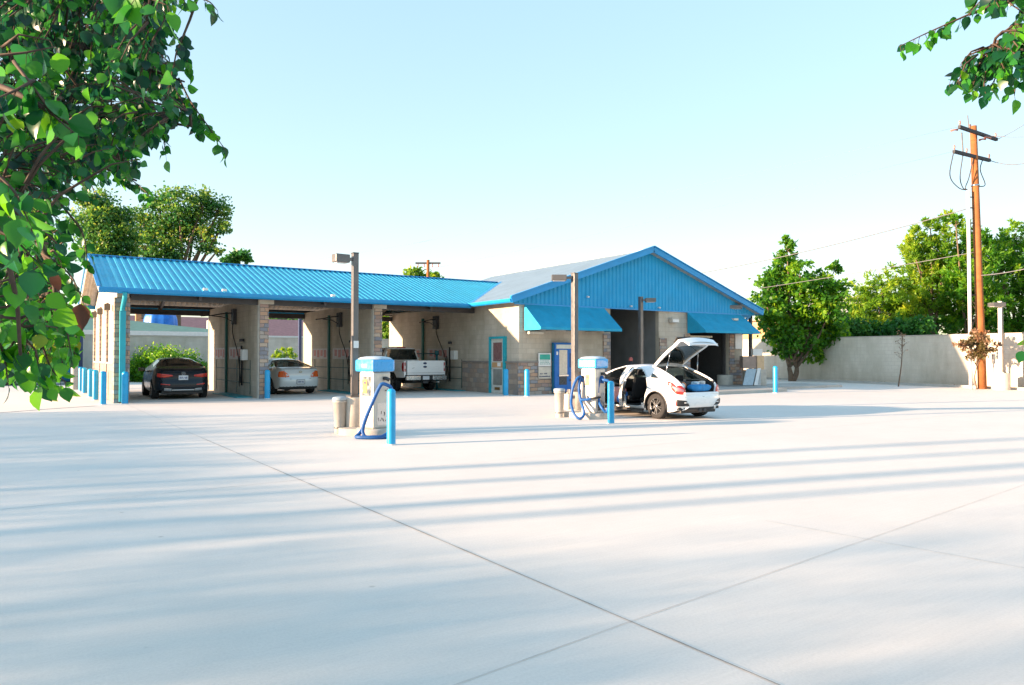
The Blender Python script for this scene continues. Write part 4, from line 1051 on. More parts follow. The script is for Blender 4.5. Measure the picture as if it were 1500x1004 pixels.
def mirror(t, x, y, z, mat, sg=-1):
    o = obj('wing_mirror', MB().box(-.11, .11, -.06, .07, -.06, .08, .035).xf(Matrix.Translation((x, y, z))), mat, t, local=True)
    obj('mirror_glass', MB().box(x-.09, x+.09, y-.066, y-.062, z-.045, z+.06), m_glassd, o, local=True)
    obj('mirror_arm', MB().tube([(x, y, z-.04), (x-sg*.12, y+.03, z-.06)], .022, 8), m_blackp, o, local=True)

# -------- dark sedan in the left bay
def lerp2(y, z, y0, z0, y1, z1): return (y-y0)*(z1-z0)-(z-z0)*(y1-y0)
P = dict(y0=-1.02, y1=3.62, sill=.24, arch=.375, wheel_r=.335, axles=(0, 2.73), roofw=.57, hs=1.05,
         top=[(-1.02, .985), (-.85, 1.06), (-.45, 1.115), (-.25, 1.14), (.15, 1.27), (.65, 1.41), (1.2, 1.455), (1.7, 1.43), (2.05, 1.36), (2.75, 1.07), (3.2, .95), (3.62, .70)],
         belt=[(-1.02, .93), (-.6, 1.0), (0, 1.01), (2.2, .95), (2.9, .93), (3.62, .66)], width=[(-1.02, .80), (-.7, .86), (-.2, .90), (.8, .905), (2.6, .90), (3.2, .86), (3.62, .70)],
         cab=[(-1.02, 0), (-.35, 0), (.05, .35), (.6, .95), (1.2, 1), (2.0, .95), (2.55, .4), (2.85, 0), (3.62, 0)],
         tail=[(.2, .10), (.3, .03), (.42, 0), (.60, .0), (.66, .05), (.80, .06), (.93, .03), (.985, .0), (1.1, .02)], tail_round=.22, rear_up=.08)
def sedan_glass(y_rear0, y_rear1, y_w0, y_w1, side0, side1, belt_pad=.015, cabm=.25):
    def g(sg, x, y, z, band):
        if band == 'top' and y_rear0 < y < y_rear1 : return 'rear_window'
        if band == 'top' and y_w0 < y < y_w1: return 'windscreen'
        if band == 'glass' and side0 < y < side1: return 'side_window_left' if sg < 0 else 'side_window_right'
        return None
    return g
def finish(t, body, parts, paint, gm, names=None):
    obj('body', body, paint, t, local=True, merge=True)
    for k, mb in parts.items():
        nm = 'side_window' if k.startswith('side_window') else k
        obj(nm, mb, gm, t, local=True, merge=True)
def paint(name, col, rough, metal):
    m, t_, b = _new(name); b.inputs['Base Color'].default_value = (*col, 1); b.inputs['Roughness'].default_value = rough; b.inputs['Metallic'].default_value = metal
    b.inputs['Coat Weight'].default_value = .8 if col[0] > .1 else .2; b.inputs['Specular IOR Level'].default_value = .5 if col[0] > .1 else .3; b.inputs['Coat Roughness'].default_value = .05
    d_ = _noise(t_, _coord(t_, 'Object', (1, 1, 2.5)), 2.0, 4); t_.links.new(_ramp(t_, d_, [(.35, (rough,)*3), (.7, (rough+.12,)*3)]), b.inputs['Roughness']); return m
pt_black = paint('paint_black', (.004, .010, .018), .14, .0)
# parked cars stand in the bays, tails towards the camera
c1_ = Car(P)
def side_shape(car, lo_pts, hi_front, hi_rear, pad=.05):
    """glass band test with slanted ends: lines given as (y at belt, y at roof)"""
    def f(y, z, yb):
        B = min(car.B(yb), car.T(yb)-.035); Tz = car.T(yb)-.07
        h = (z-B)/max(.05, Tz-B)
        return h
    return f
def make_glass(car, rear, wind, fr, rr, pillars=()):
    """rear/wind: y spans of the screens; rr/fr: (y at belt, y at roof) of the side glass ends"""
    def g(sg, x, y, z, band):
        if band == 'top':
            if rear[0] < y < rear[1]: return 'rear_window'
            if wind[0] < y < wind[1]: return 'windscreen'
        if band == 'glass':
            B = min(car.B(y), car.T(y)-.035); Tz = car.T(y)-.07; h = (z-B)/max(.04, Tz-B)
            if not (.06 < h < .95) or Tz-B < .06: return None
            hh = max(0, min(1, (z-.98)/.38))
            a = rr[0]+(rr[1]-rr[0])*hh; b = fr[0]+(fr[1]-fr[0])*hh
            if a < y < b:
                for p in pillars:
                    if abs(y-p) < .035: return None
                return 'side_window_left' if sg < 0 else 'side_window_right'
        return None
    return g
t = thing('parked_sedan', 'glossy black sedan parked in the left wash bay', 'car', (4.62, 28.15, 0), R(-1.5))
body, parts = c1_.shell(.03, make_glass(c1_, (-.30, .62), (2.02, 2.72), (2.62, 1.95), (.0, .55), (1.25,)))
finish(t, body, parts, pt_black, m_glassd)
underbody(t, c1_, .66)
for a in (0, 2.73):
    wheel(t, -.79, a, .335, .225, -1); wheel(t, .79, a, .335, .225, 1)
for sg in (-1, 1):
    lo = [(sg*.34, .80), (sg*.62, .76), (sg*.95, .80)]; hi = [(sg*.34, .85), (sg*.62, .89), (sg*.97, .92)]
    L_ = obj('tail_light', c1_.patch(lo, hi, 16, 5, .014), m_red, t, local=True)
    obj('lens', c1_.patch([(sg*.42, .79), (sg*.70, .79)], [(sg*.42, .82), (sg*.70, .82)], 8, 3, .016), m_amber, L_, local=True)
    obj('reflector', c1_.patch([(sg*.42, .50), (sg*.70, .52)], [(sg*.42, .53), (sg*.70, .56)], 8, 2), m_red, t, local=True)
    obj('exhaust_trim', c1_.patch([(sg*.38, .30), (sg*.60, .31)], [(sg*.36, .38), (sg*.60, .40)], 8, 2), m_chrome, t, local=True)
obj('bumper_trim', c1_.patch([(-.36, .31), (.36, .31)], [(-.36, .345), (.36, .345)], 12, 2, .014), m_chrome, t, local=True)
obj('bumper_recess', c1_.patch([(-.60, .25), (.60, .25)], [(-.64, .45), (.64, .45)], 12, 2, .004), m_blackp, t, local=True)
obj('spoiler', MB().tube(catmull([c1_.surf(u, 1.0, .012) for u in (-.62, -.35, 0, .35, .62)], 5), .016, 8), pt_black, t, local=True)
y_ = c1_.y0+c1_.dr(0, .9)
e = MB().tube([(0.052*math.cos(a), y_-.016, .90+.052*math.sin(a)) for a in np.linspace(0, 2*math.pi, 20)], .007, 5, cap=False)
for a in (90, 210, 330): e.tube([(0, y_-.016, .90), (.05*math.cos(R(a)), y_-.016, .90+.05*math.sin(R(a)))], .007, 5)
obj('emblem', e, m_chrome, t, local=True)
plate(t, c1_, .755, seed=4)
seam(t, c1_, [(-.70, .93), (-.68, .70), (-.60, .62), (0, .61), (.60, .62), (.68, .70), (.70, .93)])
for sg in (-1, 1):
    side_seam(t, c1_, [(1.25, .98), (1.25, .40)], sg); side_seam(t, c1_, [(.35, .98), (.42, .75), (.25, .60)], sg); side_seam(t, c1_, [(2.42, .94), (2.40, .35)], sg)
    side_seam(t, c1_, [(.3, 1.015), (1.2, 1.0), (2.3, .955)], sg, 'window_trim', .009, m_chrome)
    obj('door_handle', MB().tube([c1_.side(y, .90, .02, sg) for y in (.50, .68)], .014, 8).tube([c1_.side(y, .88, .02, sg) for y in (1.45, 1.63)], .014, 8), m_chrome, t, local=True)
    mirror(t, sg*1.0, 2.12, 1.0, pt_black, sg)
seat(t, -.37, 1.3, .35); seat(t, .37, 1.3, .35); obj('parcel_shelf', MB().box(-.6, .6, -.2, .45, .95, 1.0), m_seat, t, local=True)
obj('exhaust_box', MB().box(-.5, .5, -.85, -.65, .18, .28, .03), m_steel, t, local=True)

# -------- silver sedan in the middle bay
P = dict(y0=-1.0, y1=3.5, sill=.23, arch=.36, wheel_r=.32, axles=(0, 2.69), roofw=.55, hs=1.03,
         top=[(-1.0, .98), (-.92, 1.03), (-.5, 1.07), (-.35, 1.08), (.1, 1.22), (.6, 1.37), (1.1, 1.415), (1.7, 1.39), (2.0, 1.33), (2.7, 1.03), (3.1, .92), (3.5, .68)],
         belt=[(-1.0, .93), (-.6, .95), (0, .955), (2.2, .92), (2.9, .90), (3.5, .63)], width=[(-1.0, .78), (-.7, .83), (-.2, .865), (.8, .87), (2.6, .865), (3.1, .83), (3.5, .68)],
         cab=[(-1.0, 0), (-.42, 0), (-.05, .35), (.5, .95), (1.1, 1), (1.9, .95), (2.5, .4), (2.8, 0), (3.5, 0)],
         tail=[(.2, .12), (.3, .03), (.42, -.02), (.62, -.03), (.66, .03), (.80, .04), (.93, .015), (.985, .0), (1.1, .02)], tail_round=.20, rear_up=.07)
c2_ = Car(P); pt_silver = paint('paint_silver', (.64, .68, .69), .28, .15)
t = thing('parked_sedan', 'silver sedan with round-cornered orange tail lights in the middle wash bay', 'car', (8.92, 29.05, 0), R(2.5))
body, parts = c2_.shell(.03, make_glass(c2_, (-.38, .55), (1.95, 2.66), (2.52, 1.88), (-.05, .48), (1.2,)))
finish(t, body, parts, pt_silver, m_glass)
underbody(t, c2_, .62)
for a in (0, 2.69): wheel(t, -.755, a, .32, .21, -1); wheel(t, .755, a, .32, .21, 1)
for sg in (-1, 1):
    lo = [(sg*.42, .70), (sg*.62, .66), (sg*.92, .70)]; hi = [(sg*.46, .80), (sg*.62, .93), (sg*.92, .90)]
    L_ = obj('tail_light', c2_.patch(lo, hi, 16, 6, .014), m_amber, t, local=True)
    obj('lens', c2_.patch([(sg*.44, .71), (sg*.55, .69)], [(sg*.46, .80), (sg*.55, .84)], 6, 4, .018), m_lens, L_, local=True)
seam(t, c2_, [(-.62, .97), (-.60, .70), (-.5, .645), (0, .64), (.5, .645), (.60, .70), (.62, .97)])
seam(t, c2_, [(-.80, .60), (-.4, .615), (.4, .615), (.80, .60)], 'bumper_seam')
plate(t, c2_, .50, seed=9)
y_ = c2_.y0+c2_.dr(0, .9); obj('emblem', MB().tube([(.055*math.cos(a), y_-.016, .89+.03*math.sin(a)) for a in np.linspace(0, 2*math.pi, 18)], .008, 5, cap=False), M('gold_badge', (.45, .32, .08), .3, metal=1), t, local=True)
obj('bumper_lower', c2_.patch([(-.74, .24), (.74, .24)], [(-.78, .33), (.78, .33)], 12, 2, .006), m_blackp, t, local=True)
for sg in (-1, 1):
    side_seam(t, c2_, [(1.2, .95), (1.2, .38)], sg); side_seam(t, c2_, [(.33, .95), (.4, .75), (.25, .60)], sg); side_seam(t, c2_, [(2.35, .92), (2.35, .35)], sg)
    obj('door_handle', MB().tube([c2_.side(y, .86, .02, sg) for y in (.48, .66)], .014, 8).tube([c2_.side(y, .85, .02, sg) for y in (1.4, 1.58)], .014, 8), pt_silver, t, local=True)
    mirror(t, sg*.96, 2.05, .98, pt_silver, sg)
seat(t, -.36, 1.25, .33); seat(t, .36, 1.25, .33); obj('parcel_shelf', MB().box(-.58, .58, -.25, .4, .90, .94), m_seat, t, local=True)

# -------- white pickup in the right bay
t = thing('pickup_truck', 'white pickup truck with a closed tailgate in the right wash bay', 'pickup truck', (14.02, 28.55, 0), R(1.0))
pt_white = paint('paint_white', (.84, .85, .85), .25, 0)
P = dict(y0=1.02, y1=4.85, sill=.52, arch=.44, wheel_r=.40, axles=(4.0,), roofw=.70, hs=1.42,
         top=[(1.02, 1.90), (1.3, 1.93), (2.2, 1.94), (2.7, 1.88), (3.25, 1.46), (3.6, 1.30), (4.6, 1.2), (4.85, 1.12)], belt=[(1.02, 1.26), (3.3, 1.25), (4.85, 1.05)],
         width=[(1.02, .96), (3.0, .97), (4.85, .93)], cab=[(1.02, .98), (2.3, 1), (2.8, .75), (3.3, 0), (4.85, 0)], tail=[(.5, 0), (1.25, 0), (1.9, .06)], tail_round=.03, rear_up=0)
c3_ = Car(P)
def tg(sg, x, y, z, band):
    if band == 'tail' and 1.32 < z < 1.80 and abs(x) < .80-(z-1.3)*.25: return 'rear_window'
    if band == 'top' and 2.62 < y < 3.2: return 'windscreen'
    if band == 'glass' and 1.3 < z < 1.82 and (1.25 < y < 1.95 or 2.05 < y < 2.9-(z-1.3)*.6): return 'side_window_left' if sg < 0 else 'side_window_right'
body, parts = c3_.shell(.04, tg); 
obj('cab', body, pt_white, t, local=True, merge=True)
for k, mb in parts.items(): obj('side_window' if 'side' in k else k, mb, m_glassd, t, local=True, merge=True)
# bed
def bed_side(sg):
    W = .985; rows = []
    for y in np.linspace(-1.12, .98, 71):
        z0 = .60
        d = abs(y)
        if d < .46: z0 = max(z0, .40+math.sqrt(.46**2-d*d))
        rows.append([(sg*(W-.02+.018*math.sin(math.pi*f)-.03*f**8), y, z0+(1.30-z0)*f) for f in np.linspace(0, 1, 8)]+[(sg*(W-.09), y, 1.315), (sg*(W-.13), y, 1.29), (sg*(W-.13), y, .75)])
    return MB().grid(rows, flip=sg > 0)
for sg in (-1, 1): obj('bed_side', bed_side(sg), pt_white, t, local=True, merge=True)
obj('bed_floor', MB().box(-.85, .85, -1.08, .98, .72, .76).box(-.95, .95, .96, 1.0, .62, 1.30), pt_white, t, local=True)
tl = obj('tailgate', MB().box(-.83, .93, -1.17, -1.10, .70, 1.315, .018), pt_white, t, local=True)
tl = tl; 
for z, h, nm, mt_ in ((1.20, .045, 'latch_handle', m_ink), (1.05, .042, 'emblem', m_ink)):
    rows = [(0.0+.085*math.cos(a), -1.178, z+h*math.sin(a)) for a in np.linspace(0, 2*math.pi, 21)[:-1]]
    o = obj(nm, MB().add(rows+[(x, -1.171, z_) for x, _, z_ in rows], [tuple(range(20))]+[(i, i+20, (i+1) % 20+20, (i+1) % 20) for i in range(20)]), mt_, tl, local=True)
    if nm == 'emblem':
        obj('emblem_ring', MB().tube([(p[0], -1.180, p[2]) for p in rows]+[(rows[0][0], -1.180, rows[0][2])], .005, 5, cap=False), m_chrome, tl, local=True)
obj('script_badge', MB().tube([(-.62, -1.174, .99), (-.56, -1.174, 1.0), (-.50, -1.174, 1.02)], .008, 5), m_chrome, tl, local=True)
obj('gate_crease', MB().tube([(-.82, -1.172, .80), (.92, -1.172, .80)], .004, 5).tube([(-.835, -1.15, .70), (-.835, -1.15, 1.3)], .008, 5).tube([(.935, -1.15, .70), (.935, -1.15, 1.3)], .008, 5), m_blackp, tl, local=True)
for sg in (-1, 1):
    rows = []
    for z in np.linspace(.86, 1.24, 7):
        w_ = .11*math.sin(math.pi*(z-.78)/.54); rows.append([(sg*(.90-.0), -1.172, z), (sg*.945, -1.178, z), (sg*(.992), -1.14, z), (sg*(.996), -1.12+w_*1.3, z)])
    L_ = obj('tail_light', MB().grid(rows, flip=sg < 0), M('truck_red', (.35, .01, .015), .2, coat=.6), t, local=True)
    obj('lens', MB().box(sg*.905, sg*.955, -1.185, -1.176, .98, 1.10, .003), m_lens, L_, local=True)
    obj('corner_post', MB().box(sg*.885+(.05 if sg > 0 else 0)-(0 if sg > 0 else .0), sg*.975, -1.165, -1.09, .62, 1.29, .01), pt_white, t, local=True)
m_bch = M('bumper_chrome', (.50, .53, .55), .25, metal=.8); bp = obj('bumper', MB().box(-.95, -.28, -1.36, -1.19, .50, .68, .025), m_bch, t, local=True); obj('bumper', MB().box(.28, .95, -1.36, -1.19, .50, .68, .025), m_bch, t, local=True)
obj('step_pad', MB().box(-.94, .94, -1.34, -1.18, .682, .71, .008).box(-.279, .279, -1.33, -1.19, .50, .681), m_blackp, bp, local=True)
p_ = obj('number_plate', MB().box(-.19, .12, -1.345, -1.333, .515, .665, .003), m_plate, bp, local=True)
obj('hitch', MB().box(-.12, .12, -1.25, -1.1, .36, .48, .01), m_steel, t, local=True)
obj('chassis', MB().box(-.55, -.40, -1.1, 4.5, .42, .60).box(.40, .55, -1.1, 4.5, .42, .60).box(-.5, .5, -.2, .2, .34, .5, .05).tube([(-.85, 0, .40), (.85, 0, .40)], .07, 12), m_blackp, t, local=True)
obj('exhaust_pipe', MB().tube([(.55, .6, .42), (.60, -.7, .42), (.72, -1.15, .40)], .035, 10), m_chrome, t, local=True)
ob = MB()
for sg in (-1, 1):
    ob.grid([[(x, .47*math.cos(q), max(.5, .40+.47*math.sin(q))) for q in np.linspace(0, math.pi, 20)] for x in (sg*.96, sg*.55)])
    ob.grid([[(x, 4.0+.45*math.cos(q), max(.5, .40+.45*math.sin(q))) for q in np.linspace(0, math.pi, 20)] for x in (sg*.93, sg*.6)])
obj('wheel_arch_liner', ob, m_blackp, t, local=True)
for a in (0, 4.0): wheel(t, -.83, a, .40, .27, -1, 8); wheel(t, .83, a, .40, .27, 1, 8)
for sg in (-1, 1): mirror(t, sg*1.13, 2.85, 1.42, m_blackp, sg)
obj('brake_light', MB().box(-.2, .2, 1.05, 1.09, 1.862, 1.90), m_red, t, local=True)
seat(t, -.42, 1.9, .85, .6); seat(t, .42, 1.9, .85, .6)

# -------- white hatchback with tailgate and left doors open
SC = .91
P = dict(y0=-.86, y1=3.62, sill=.20, arch=.385, wheel_r=.335, axles=(0, 2.70), roofw=.545, hs=1.0,
         top=[(-.86, .88), (-.80, .985), (-.62, 1.05), (-.3, 1.17), (.1, 1.30), (.5, 1.39), (1.1, 1.43), (1.6, 1.41), (2.0, 1.32), (2.85, .99), (3.2, .90), (3.62, .66)],
         belt=[(-.86, .84), (-.6, .99), (-.1, 1.03), (.6, .99), (2.2, .92), (2.9, .88), (3.62, .62)], width=[(-.86, .80), (-.6, .865), (-.1, .905), (.5, .90), (1.4, .885), (2.5, .895), (3.1, .87), (3.62, .70)],
         cab=[(-.86, .05), (-.6, .25), (-.3, .55), (.1, .85), (.6, 1), (1.9, 1), (2.5, .5), (2.9, 0), (3.62, 0)],
         tail=[(.15, .20), (.27, .10), (.40, .02), (.50, .0), (.64, .01), (.70, .05), (.8, .05), (.88, .07), (1.0, .10)], tail_round=.20, tail_len=.55, rear_up=.04)
c4 = Car(P)
RW = G(963, 614); cx0 = RW[0]+.86*SC
t = thing('hatchback_car', 'white hatchback with its tailgate raised and left doors open beside the farther vacuum', 'car', (cx0, RW[1]+.04, 0))
t.scale = (SC, SC, SC)
# outlines of the openings (y, z)
def inpoly(y, z, poly):
    c = False; n = len(poly)
    for i in range(n):
        (y1, z1), (y2, z2) = poly[i], poly[i-1]
        if (z1 > z) != (z2 > z) and y < (y2-y1)*(z-z1)/(z2-z1)+y1: c = not c
    return c
rear_door = [(1.14, .30), (.62, .30), (.40, .42), (.36, .60), (.30, .80), (.34, 1.00), (.55, 1.18), (.80, 1.30), (1.25, 1.345), (1.30, 1.0)]
front_door = [(1.30, .28), (2.42, .28), (2.48, .55), (2.50, .86), (2.30, 1.06), (1.95, 1.25), (1.60, 1.34), (1.42, 1.345), (1.42, 1.0)]
def cut(sg, x, y, z, band):
    if sg < 0 and band in ('side', 'glass') and (inpoly(y, z, rear_door) or inpoly(y, z, front_door)): return True
    if band == 'top' and -.9 < y < .42 and abs(x) < .60: return True
    if band in ('top',) and y < -.3: return True
    if band == 'glass' and y < -.55 and z > 1.0: return True
    if band == 'cap0' and z > .70 and abs(x) < .60: return True
    if band == 'top' and z > .9 and y < -.3: return True
    return False
def hg(sg, x, y, z, band):
    if band == 'top' and 2.06 < y < 2.80: return 'windscreen'
    if band == 'glass':
        if sg < 0:
            if .02 < y < .30 and 1.06+(.28-y)*.12 < z < 1.06+(y+.02)*.5: return 'side_window_left'
            return None
        if 1.0 < z < 1.32 and .0+ (z-1)*1.2 < y < 2.62-(z-.95)*1.6 and abs(y-1.3) > .04: return 'side_window_right'
    return None
body, parts = c4.shell(.018, hg, cut)
finish(t, body, parts, pt_white, m_glass)
underbody(t, c4, .66, .17, .42)
for a in (0, 2.70):
    for sg in (-1, 1): wheel(t, sg*.765, a, .335, .225, sg, 10)
def yz_tube(car, pts, r, sg=-1, k=6, out=.0):
    P3 = [car.side(y, z, out, sg) for y, z in pts]; return MB().tube(catmull(P3, k), r, 6, cap=True)
m_seal = M('door_seal', (.55, .60, .61), .4)
obj('door_seal', yz_tube(c4, rear_door+[rear_door[0]], .017), m_seal, t, local=True)
obj('door_seal', yz_tube(c4, front_door+[front_door[0]], .017), m_seal, t, local=True)
# cabin floor, far side trim, seats, dash, steering wheel
m_trimd = M('cabin_trim', (.03, .032, .034), .85)
obj('cabin_floor', MB().box(-.76, .76, -.70, 2.5, .26, .33).box(.70, .755, .3, 2.4, .33, .92).box(-.7, .7, 2.42, 2.5, .3, .9), m_trimd, t, local=True)
obj('dashboard', MB().box(-.70, .70, 2.10, 2.45, .70, .97, .06).box(-.10, .10, 1.5, 2.2, .33, .62, .03), m_trimd, t, local=True)
sw = Matrix.Translation((-.36, 1.98, .86)) @ Matrix.Rotation(R(65), 4, 'X')
obj('steering_wheel', MB().tube([tuple(sw @ Vector((.18*math.cos(a), .18*math.sin(a), 0))) for a in np.linspace(0, 2*math.pi, 25)], .016, 8, cap=False).tube([tuple(sw @ Vector((-.17, 0, 0))), tuple(sw @ Vector((.17, 0, 0)))], .02, 6).tube([tuple(sw @ Vector((0, 0, 0))), (-.36, 2.15, .8)], .03, 8), m_blackp, t, local=True)
seat(t, -.37, 1.22, .38, .60, .50); seat(t, .37, 1.22, .38, .60, .50)
mb = MB().box(-.64, .64, .30, .40, .36, .95, .04); o = obj('rear_bench', MB().box(-.64, .64, .38, .85, .36, .52, .05), m_seat, t, local=True); obj('bench_back', mb, m_seat, o, local=True)
for x in (-.38, .38): obj('headrest', MB().box(x-.13, x+.13, .30, .38, .96, 1.12, .03), m_seat, o, local=True)
obj('headliner', MB().grid([[( x*c4.sect(y)[-6][0]/.5*.48, y, c4.T(y)-.05) for x in np.linspace(-1, 1, 7)] for y in np.linspace(.45, 2.0, 12)]), M('headliner', (.30, .30, .29), .9), t, local=True)
# boot: floor, walls, lip
mb = MB().box(-.60, .60, -.74, .30, .58, .62)
for sg in (-1, 1): mb.box(sg*.60, sg*.66, -.66, .30, .60, 1.0)
obj('boot_lining', mb, m_trimd, t, local=True)
# opening frame round the boot
fr = [(-.60, -.70, .70), (-.635, -.70, .86), (-.66, -.56, 1.0), (-.63, -.25, 1.15), (-.59, .12, 1.29), (-.55, .40, 1.37), (-.2, .45, 1.405), (.2, .45, 1.405), (.55, .40, 1.37), (.59, .12, 1.29), (.63, -.25, 1.15), (.66, -.56, 1.0), (.635, -.70, .86), (.60, -.70, .70)]
obj('boot_frame', MB().tube(catmull(fr, 5), .032, 8), pt_white, t, local=True)
obj('boot_lip', MB().box(-.64, .64, -.82, -.66, .64, .715, .03), pt_white, t, local=True)
obj('boot_seal', MB().tube(catmull([(x*.95, y+.03, z-.02) for x, y, z in fr], 5), .014, 6), m_rubber, t, local=True)
for sg in (-1, 1):
    # broad rear pillar skin between the boot frame and the flank
    rows = []
    for y, zf, xf_ in ((-.72, .80, .62), (-.60, .98, .655), (-.25, 1.15, .63), (.12, 1.29, .59), (.42, 1.375, .55)):
        p = c4.sect(y); B = min(c4.B(y), c4.T(y)-.035)
        a = c4.deform((p[9][0], y, p[9][1])); rows.append([(sg*(a[0]+(xf_-a[0])*f), a[1]+(y-a[1])*f, a[2]+(zf-a[2])*f+.02*math.sin(math.pi*f)) for f in np.linspace(0, 1, 5)])
    obj('rear_pillar', MB().grid(rows, flip=sg < 0), pt_white, t, local=True, merge=True)
    # tail lamp: C shape, red outside with a clear centre
    lo = [(sg*.57, .655), (sg*.80, .67), (sg*1.20, .90)]; hi = [(sg*.58, .80), (sg*.70, .93), (sg*1.22, 1.0)]
    L_ = obj('tail_light', c4.patch(lo, hi, 24, 8, .022), m_red, t, local=True)
    obj('lens', c4.patch([(sg*.60, .71), (sg*.78, .72), (sg*.98, .84)], [(sg*.62, .79), (sg*.74, .86), (sg*.98, .90)], 12, 4, .032), M('tail_pink', (.62, .25, .28), .2, coat=.5), L_, local=True)
    lo = [(sg*.46, .36), (sg*.82, .36)]; hi = [(sg*.58, .50), (sg*.86, .54)]
    V_ = obj('bumper_vent', c4.patch(lo, hi, 16, 6, .018), m_blackp, t, local=True)
    obj('reflector', c4.patch([(sg*.80, .38), (sg*.86, .38)], [(sg*.82, .50), (sg*.86, .52)], 4, 4, .028), m_red, V_, local=True)
    obj('vent_fin', c4.patch([(sg*.50, .44), (sg*.66, .43)], [(sg*.50, .46), (sg*.66, .47)], 6, 3, .03), pt_white, V_, local=True)
    obj('arch_trim', MB().tube([(sg*(c4.W(a_)+.0), a_, z_) for a_, z_ in [(.0+.385*math.cos(q), .335+.385*math.sin(q)) for q in np.linspace(-.2, math.pi+.2, 26)]], .018, 6), m_blackp, t, local=True)
obj('diffuser', c4.patch([(-.52, .21), (.52, .21)], [(-.62, .32), (.62, .32)], 14, 3, .02), m_blackp, t, local=True)
obj('diffuser_fin', c4.patch([(-.64, .24), (-.58, .24)], [(-.50, .36), (-.44, .36)], 3, 4, .05), pt_white, t, local=True)
obj('diffuser_fin', c4.patch([(.58, .24), (.64, .24)], [(.44, .36), (.50, .36)], 3, 4, .05), pt_white, t, local=True)
for x in (-.05, .12): obj('exhaust_pipe', MB().tube([(x, -.5, .24), (x, -.80, .24)], .05, 12), m_steel, t, local=True)
seam(t, c4, [(-.9, .62), (-.6, .60), (0, .60), (.6, .60), (.9, .62)], 'bumper_seam', .004)
obj('side_sill', MB().box(-.93, -.86, .45, 2.3, .17, .25, .02), m_blackp, t, local=True); obj('side_sill', MB().box(.86, .93, .45, 2.3, .17, .25, .02), m_blackp, t, local=True)
qw = [(.30, 1.22), (.24, 1.08), (-.06, 1.07)]
rows = [[c4.side(qw[0][0]+((qw[1][0]+(qw[2][0]-qw[1][0])*g)-qw[0][0])*f, qw[0][1]+((qw[1][1]+(qw[2][1]-qw[1][1])*g)-qw[0][1])*f, .032) for g in np.linspace(0, 1, 6)] for f in np.linspace(0, 1, 6)]
obj('quarter_window', MB().grid(rows), m_glassd, t, local=True)
obj('fuel_flap', MB().tube([c4.side(-.15+.07*math.cos(a), .80+.07*math.sin(a), .0) for a in np.linspace(0, 2*math.pi, 16)], .003, 4, cap=False), m_blackp, t, local=True)
for sg in (1,):
    side_seam(t, c4, [(1.32, .95), (1.32, .30)], sg); mirror(t, .98, 2.22, .98, pt_white, sg)
# raised tailgate, built closed then swung up about its roof hinge
ang = R(-53); hp = Vector((0, .43, 1.395)); TM = Matrix.Translation(hp) @ Matrix.Rotation(ang, 4, 'X') @ Matrix.Translation(-hp)
def tg_pts(f):   # f 0 at hinge, 1 at the bottom edge: (half width, y, z)
    ks = [(0, .56, .43, 1.40), (.25, .60, .10, 1.31), (.5, .64, -.25, 1.19), (.66, .66, -.52, 1.08), (.74, .665, -.66, 1.045), (.80, .66, -.76, 1.02), (.86, .645, -.83, .93), (1, .60, -.84, .73)]
    fs_ = [k[0] for k in ks]; w_, y_, z_ = [float(np.interp(f, fs_, [k[i] for k in ks])) for i in (1, 2, 3)]; return [w_*.92, .40+(y_-.43)*.94, z_]
FS = list(np.linspace(0, 1, 29)); NX = 18
def tg_grid(f0, f1, x0, x1, dz):
    rows = []
    for f in np.linspace(f0, f1, 16):
        w, y, z = tg_pts(f); row = []
        for g in np.linspace(x0, x1, 15):
            bow = .075*(1-g*g); row.append((w*g, y-bow*.5+dz*.25, z+bow*.5-dz))
        rows.append(row)
    return rows
tgm = MB()
def band(f0, f1, g0, g1): tgm.grid(tg_grid(f0, f1, g0, g1, 0), flip=True); tgm.grid(tg_grid(f0, f1, g0, g1, .075))
band(0, .06, -1, 1); band(.06, .66, -1, -.88); band(.06, .66, .88, 1); band(.66, 1, -1, 1)
for sg in (-1, 1):
    rows = []
    for f in np.linspace(0, 1, 30): w, y, z = tg_pts(f); rows.append([(sg*w, y, z), (sg*(w+.006), y+.009, z-.037), (sg*w, y+.019, z-.075)])
    tgm.grid(rows, flip=sg > 0)
w, y, z = tg_pts(1); tgm.box(-w, w, y-.02, y+.03, z-.03, z, .01)
T_ = obj('tailgate', tgm.xf(TM), pt_white, t, local=True, merge=False)
obj('glass', MB().grid(tg_grid(.06, .66, -.88, .88, .012), flip=True).grid(tg_grid(.05, .67, -.89, .89, .07)).xf(TM), m_glassd, T_, local=True)
obj('spoiler', MB().box(-.64, .64, -.74, -.56, 1.075, 1.10, .012).xf(TM), m_blackp, T_, local=True)
rows = tg_grid(.66, .80, -.86, .86, .085); obj('inner_trim', MB().grid(rows).grid(tg_grid(.84, .95, -.7, .7, .085)).xf(TM), M('inner_trim_grey', (.40, .42, .42), .6), T_, local=True)
obj('latch', MB().box(-.06, .06, -.80, -.74, .80, .88, .01).xf(TM), m_blackp, T_, local=True)
obj('wiper', MB().tube([(0, -.60, 1.12), (0, -.56, 1.13), (.35, -.35, 1.21)], .012, 6).xf(TM), m_blackp, T_, local=True)
for sg in (-1, 1):
    a = Vector((sg*.60, -.10, 1.20)); w, y, z = tg_pts(.52); b = TM @ Vector((sg*w*.9, y, z-.05))
    obj('gas_strut', MB().tube([a, a+(b-a)*.5], .015, 8).tube([a+(b-a)*.5, b], .009, 8), m_chrome, T_, local=True)
    obj('hinge', MB().box(sg*.45-.03, sg*.45+.03, .38, .46, 1.36, 1.42, .01), pt_white, T_, local=True)
